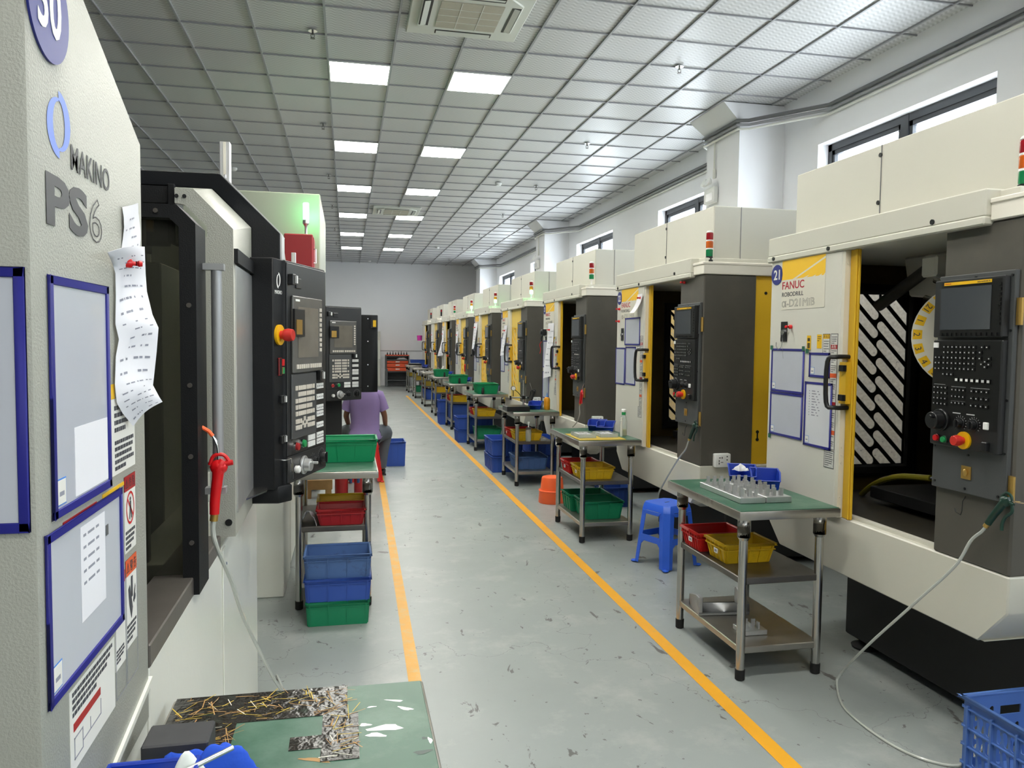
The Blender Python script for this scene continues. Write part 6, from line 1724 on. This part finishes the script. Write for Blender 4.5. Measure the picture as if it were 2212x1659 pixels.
# ---------------------------------------------------------------- the seated person (seen from behind)
def skin_mesh(name, verts, edges, radii, k, root=0, sub=2):
    me = bpy.data.meshes.new(name); me.from_pydata(verts, edges, []); o = bpy.data.objects.new(name, me); C.objects.link(o)
    md = o.modifiers.new('skin', 'SKIN'); md.use_smooth_shade = True; md.branch_smoothing = .7
    sv = me.skin_vertices[0].data
    for i, r in enumerate(radii):
        sv[i].radius = r if isinstance(r, tuple) else (r, r)
        sv[i].use_root = (i == root)
    md2 = o.modifiers.new('sub', 'SUBSURF'); md2.levels = sub; md2.render_levels = sub
    bpy.context.view_layer.update()
    dg = bpy.context.evaluated_depsgraph_get()
    nm = bpy.data.meshes.new_from_object(o.evaluated_get(dg)); bpy.data.objects.remove(o)
    nm.materials.clear(); nm.materials.append(K[k])
    for p in nm.polygons: p.use_smooth = True
    return nm
px, py = .20, 8.98
pt = thing('person', 'seated person seen from behind in a lilac T-shirt and grey trousers on a red stool', 'person', (px, py, 0)); pt.scale = (.92, .95, 1.0)
# body (one continuous skin surface), facing +y; x to the right
V = []; E_ = []; R_ = []
def v(p, r, frm=None):
    V.append(p); R_.append(r)
    if frm is not None: E_.append((frm, len(V)-1))
    return len(V)-1
pel = v((0,.02,.53),(.125,.105))
wai = v((0,.03,.68),(.118,.088),pel); che = v((0,.05,.86),(.140,.100),wai); upc = v((0,.05,.97),(.135,.085),che)
nk = v((0,.06,1.05),(.052,.052),upc); nk2 = v((0,.075,1.11),(.05,.05),nk)
hd = v((0,.09,1.18),(.068,.078),nk2); hd2 = v((0,.09,1.26),(.074,.088),hd); hd3 = v((0,.085,1.315),(.05,.06),hd2)
def arm(s, el, wr, hand):
    sh = v((s*.165,.05,.975),.055,upc); ua = v((s*.195,.06,.86),.044,sh); e = v(el,.038,ua)
    fa = v(tuple((a*.45+b*.55) for a, b in zip(el, wr)),.034,e); w_ = v(wr,.025,fa)
    pm = v(tuple(Vector(wr)+Vector(hand)*.055),(.034,.018),w_); return w_, pm
wR, pR = arm(1, (.245,.07,.74), (.265,.25,.585), Vector((.15,.85,-.5)).normalized())
wL, pL = arm(-1, (-.235,.10,.735), (-.20,.33,.60), Vector((.1,.95,-.3)).normalized())
def leg(s, knee, ank):
    hp = v((s*.10,.05,.50),.095,pel); th = v(tuple((a+b)/2 for a, b in zip((s*.10,.05,.50), knee)),.082,hp); kn = v(knee,.062,th)
    cf = v(tuple(a*.62+b*.38 for a, b in zip(knee, ank)),.055,kn); an = v(ank,.038,cf)
    ft = v((ank[0]+s*.02, ank[1]+.09, .045),(.042,.034),an); v((ank[0]+s*.03, ank[1]+.19, .032),(.04,.024),ft)
leg(1, (.265,.30,.50), (.215,.28,.095)); leg(-1, (-.23,.38,.50), (-.20,.42,.095))
link('body', skin_mesh('body', V, E_, R_, 'skin'), pt)
# fingers
def fingers(pm, s, name):
    base = Vector(V[pm]); prev = Vector(V[wR if s > 0 else wL]); d = (base-prev).normalized(); side = Vector((s,0,0)); side = (side-d*side.dot(d)).normalized(); dn = d.cross(side).normalized()
    if dn.z > 0: dn = -dn
    vs, es, rs = [tuple(base-d*.01)], [], [.012]
    for i, (o_, L) in enumerate(((-.024,.062),(-.008,.072),(.008,.068),(.023,.052))):
        b0 = base+d*.028+side*o_; k0 = b0+d*L*.5+dn*.006; k1 = k0+(d*.6+dn*.8)*L*.3; k2 = k1+(d*.3+dn*.95)*L*.22
        i0 = len(vs)
        for q, r in ((b0,.0095),(k0,.009),(k1,.008),(k2,.0068)): vs.append(tuple(q)); rs.append(r)
        es += [(0,i0),(i0,i0+1),(i0+1,i0+2),(i0+2,i0+3)]
    t0 = base-side*.026*s*s; i0 = len(vs)
    for q, r in ((base-side*.028-d*.005,.011),(base-side*.046+d*.02,.0095),(base-side*.050+d*.045+dn*.012,.008)): vs.append(tuple(q)); rs.append(r)
    es += [(0,i0),(i0,i0+1),(i0+1,i0+2)]
    link(name, skin_mesh(name, vs, es, rs, 'skin', 0, 1), pt)
fingers(pR, 1, 'hand'); fingers(pL, -1, 'hand')
# face
m = MB(); f0 = .172
m.ball((0,f0+.004,1.225),.014,10,0,(.8,1.1,1.3)); m.ball((0,f0-.004,1.178),.020,10,0,(1.1,.5,.35)); fc = obj('face', m, 'skin', pt, smooth=80)
m = MB()
for s in (-1, 1): m.ball((s*.03,f0-.010,1.25),.011,10)
obj('eyes', m, 'cap_white', fc); m = MB()
for s in (-1, 1): m.ball((s*.03,f0-.0005,1.25),.005,8); m.box(s*.03-.014,s*.03+.014,f0-.012,f0-.002,1.268,1.273)
obj('pupils', m, 'hair_black', fc)
m = MB()
for s in (-1, 1): m.ball((s*.078,.09,1.225),.028,12,0,(.35,.7,1.1))
obj('ears', m, 'skin', fc)
m = MB(); m.ball((0,.075,1.265),.098,20,0,(.86,.98,.92)); 
hb = obj('hair', m, 'hair_black', pt, smooth=80)
# T-shirt: shaped shell with short sleeves
def ringp(c, a, b, n=28, wob=0.0, ph=0.0): return [(c[0]+a*math.copysign(abs(math.cos(2*PI*i/n))**.75, math.cos(2*PI*i/n))*(1+wob*math.sin(5*2*PI*i/n+ph)), c[1]+b*math.copysign(abs(math.sin(2*PI*i/n))**.85, math.sin(2*PI*i/n))*(1+wob*math.sin(7*2*PI*i/n+ph)), c[2]) for i in range(n)]
m = MB(); rows = []
for (z, a, b, cy, wob) in ((.475,.205,.165,.0,.03),(.50,.212,.168,.0,.035),(.545,.200,.155,.015,.025),(.60,.185,.140,.03,.03),(.66,.178,.13,.035,.015),(.74,.182,.132,.04,.008),(.84,.190,.135,.05,.006),(.92,.196,.128,.05,.0),(.975,.190,.112,.05,0),(1.01,.165,.095,.052,0),(1.038,.115,.078,.055,0),(1.05,.075,.066,.06,0)):
    rg = ringp((0, cy, z), a, b, 32, wob, z*40); rows.append(rg+[rg[0]])
m.grid(rows); ts = obj('t_shirt', m, 'shirt_purple', pt, smooth=80)
for s, el in ((1, (.245,.07,.74)), (-1, (-.235,.10,.735))):
    m = MB(); m.tube([(s*.12,.05,.985),(s*.17,.05,.965),(s*.200,.058,.90),(s*.222,.064,.835),(s*.236,.066,.80)], [.062,.075,.068,.068,.070], 18); obj('sleeve', m, 'shirt_purple', ts, smooth=80)
# trousers
for s, knee, ank in ((1, (.265,.30,.50), (.215,.28,.095)), (-1, (-.23,.38,.50), (-.20,.42,.095))):
    m = MB(); h0 = Vector((s*.09,.0,.51)); kn = Vector(knee); an = Vector(ank)
    m.tube(smooth_path([h0, h0.lerp(kn, .5)+Vector((0,0,.012)), kn+Vector((0,-.01,.012)), kn+Vector((0,.03,-.05)), kn.lerp(an, .45), an+Vector((0,0,.0))], 3), [.125,.118,.11,.105,.10,.096,.09,.088,.086,.084,.08,.076,.072,.068,.066,.064], 18)
    obj('trouser_leg', m, 'trouser_grey', pt, smooth=80)
    m = MB(); m.ball((ank[0]+s*.015,ank[1]+.075,.042),.05,14,0,(.95,2.4,.86)); m.box(ank[0]-.045+s*.015,ank[0]+.045+s*.015,ank[1]-.04,ank[1]+.19,0,.014); obj('shoe', m, 'shoe_black', pt, bevel=.004)
m = MB(); m.ball((0,.01,.52),.16,18,0,(1.25,.95,.55)); obj('trouser_seat', m, 'trouser_grey', pt, smooth=80)
bpy.context.view_layer.update()
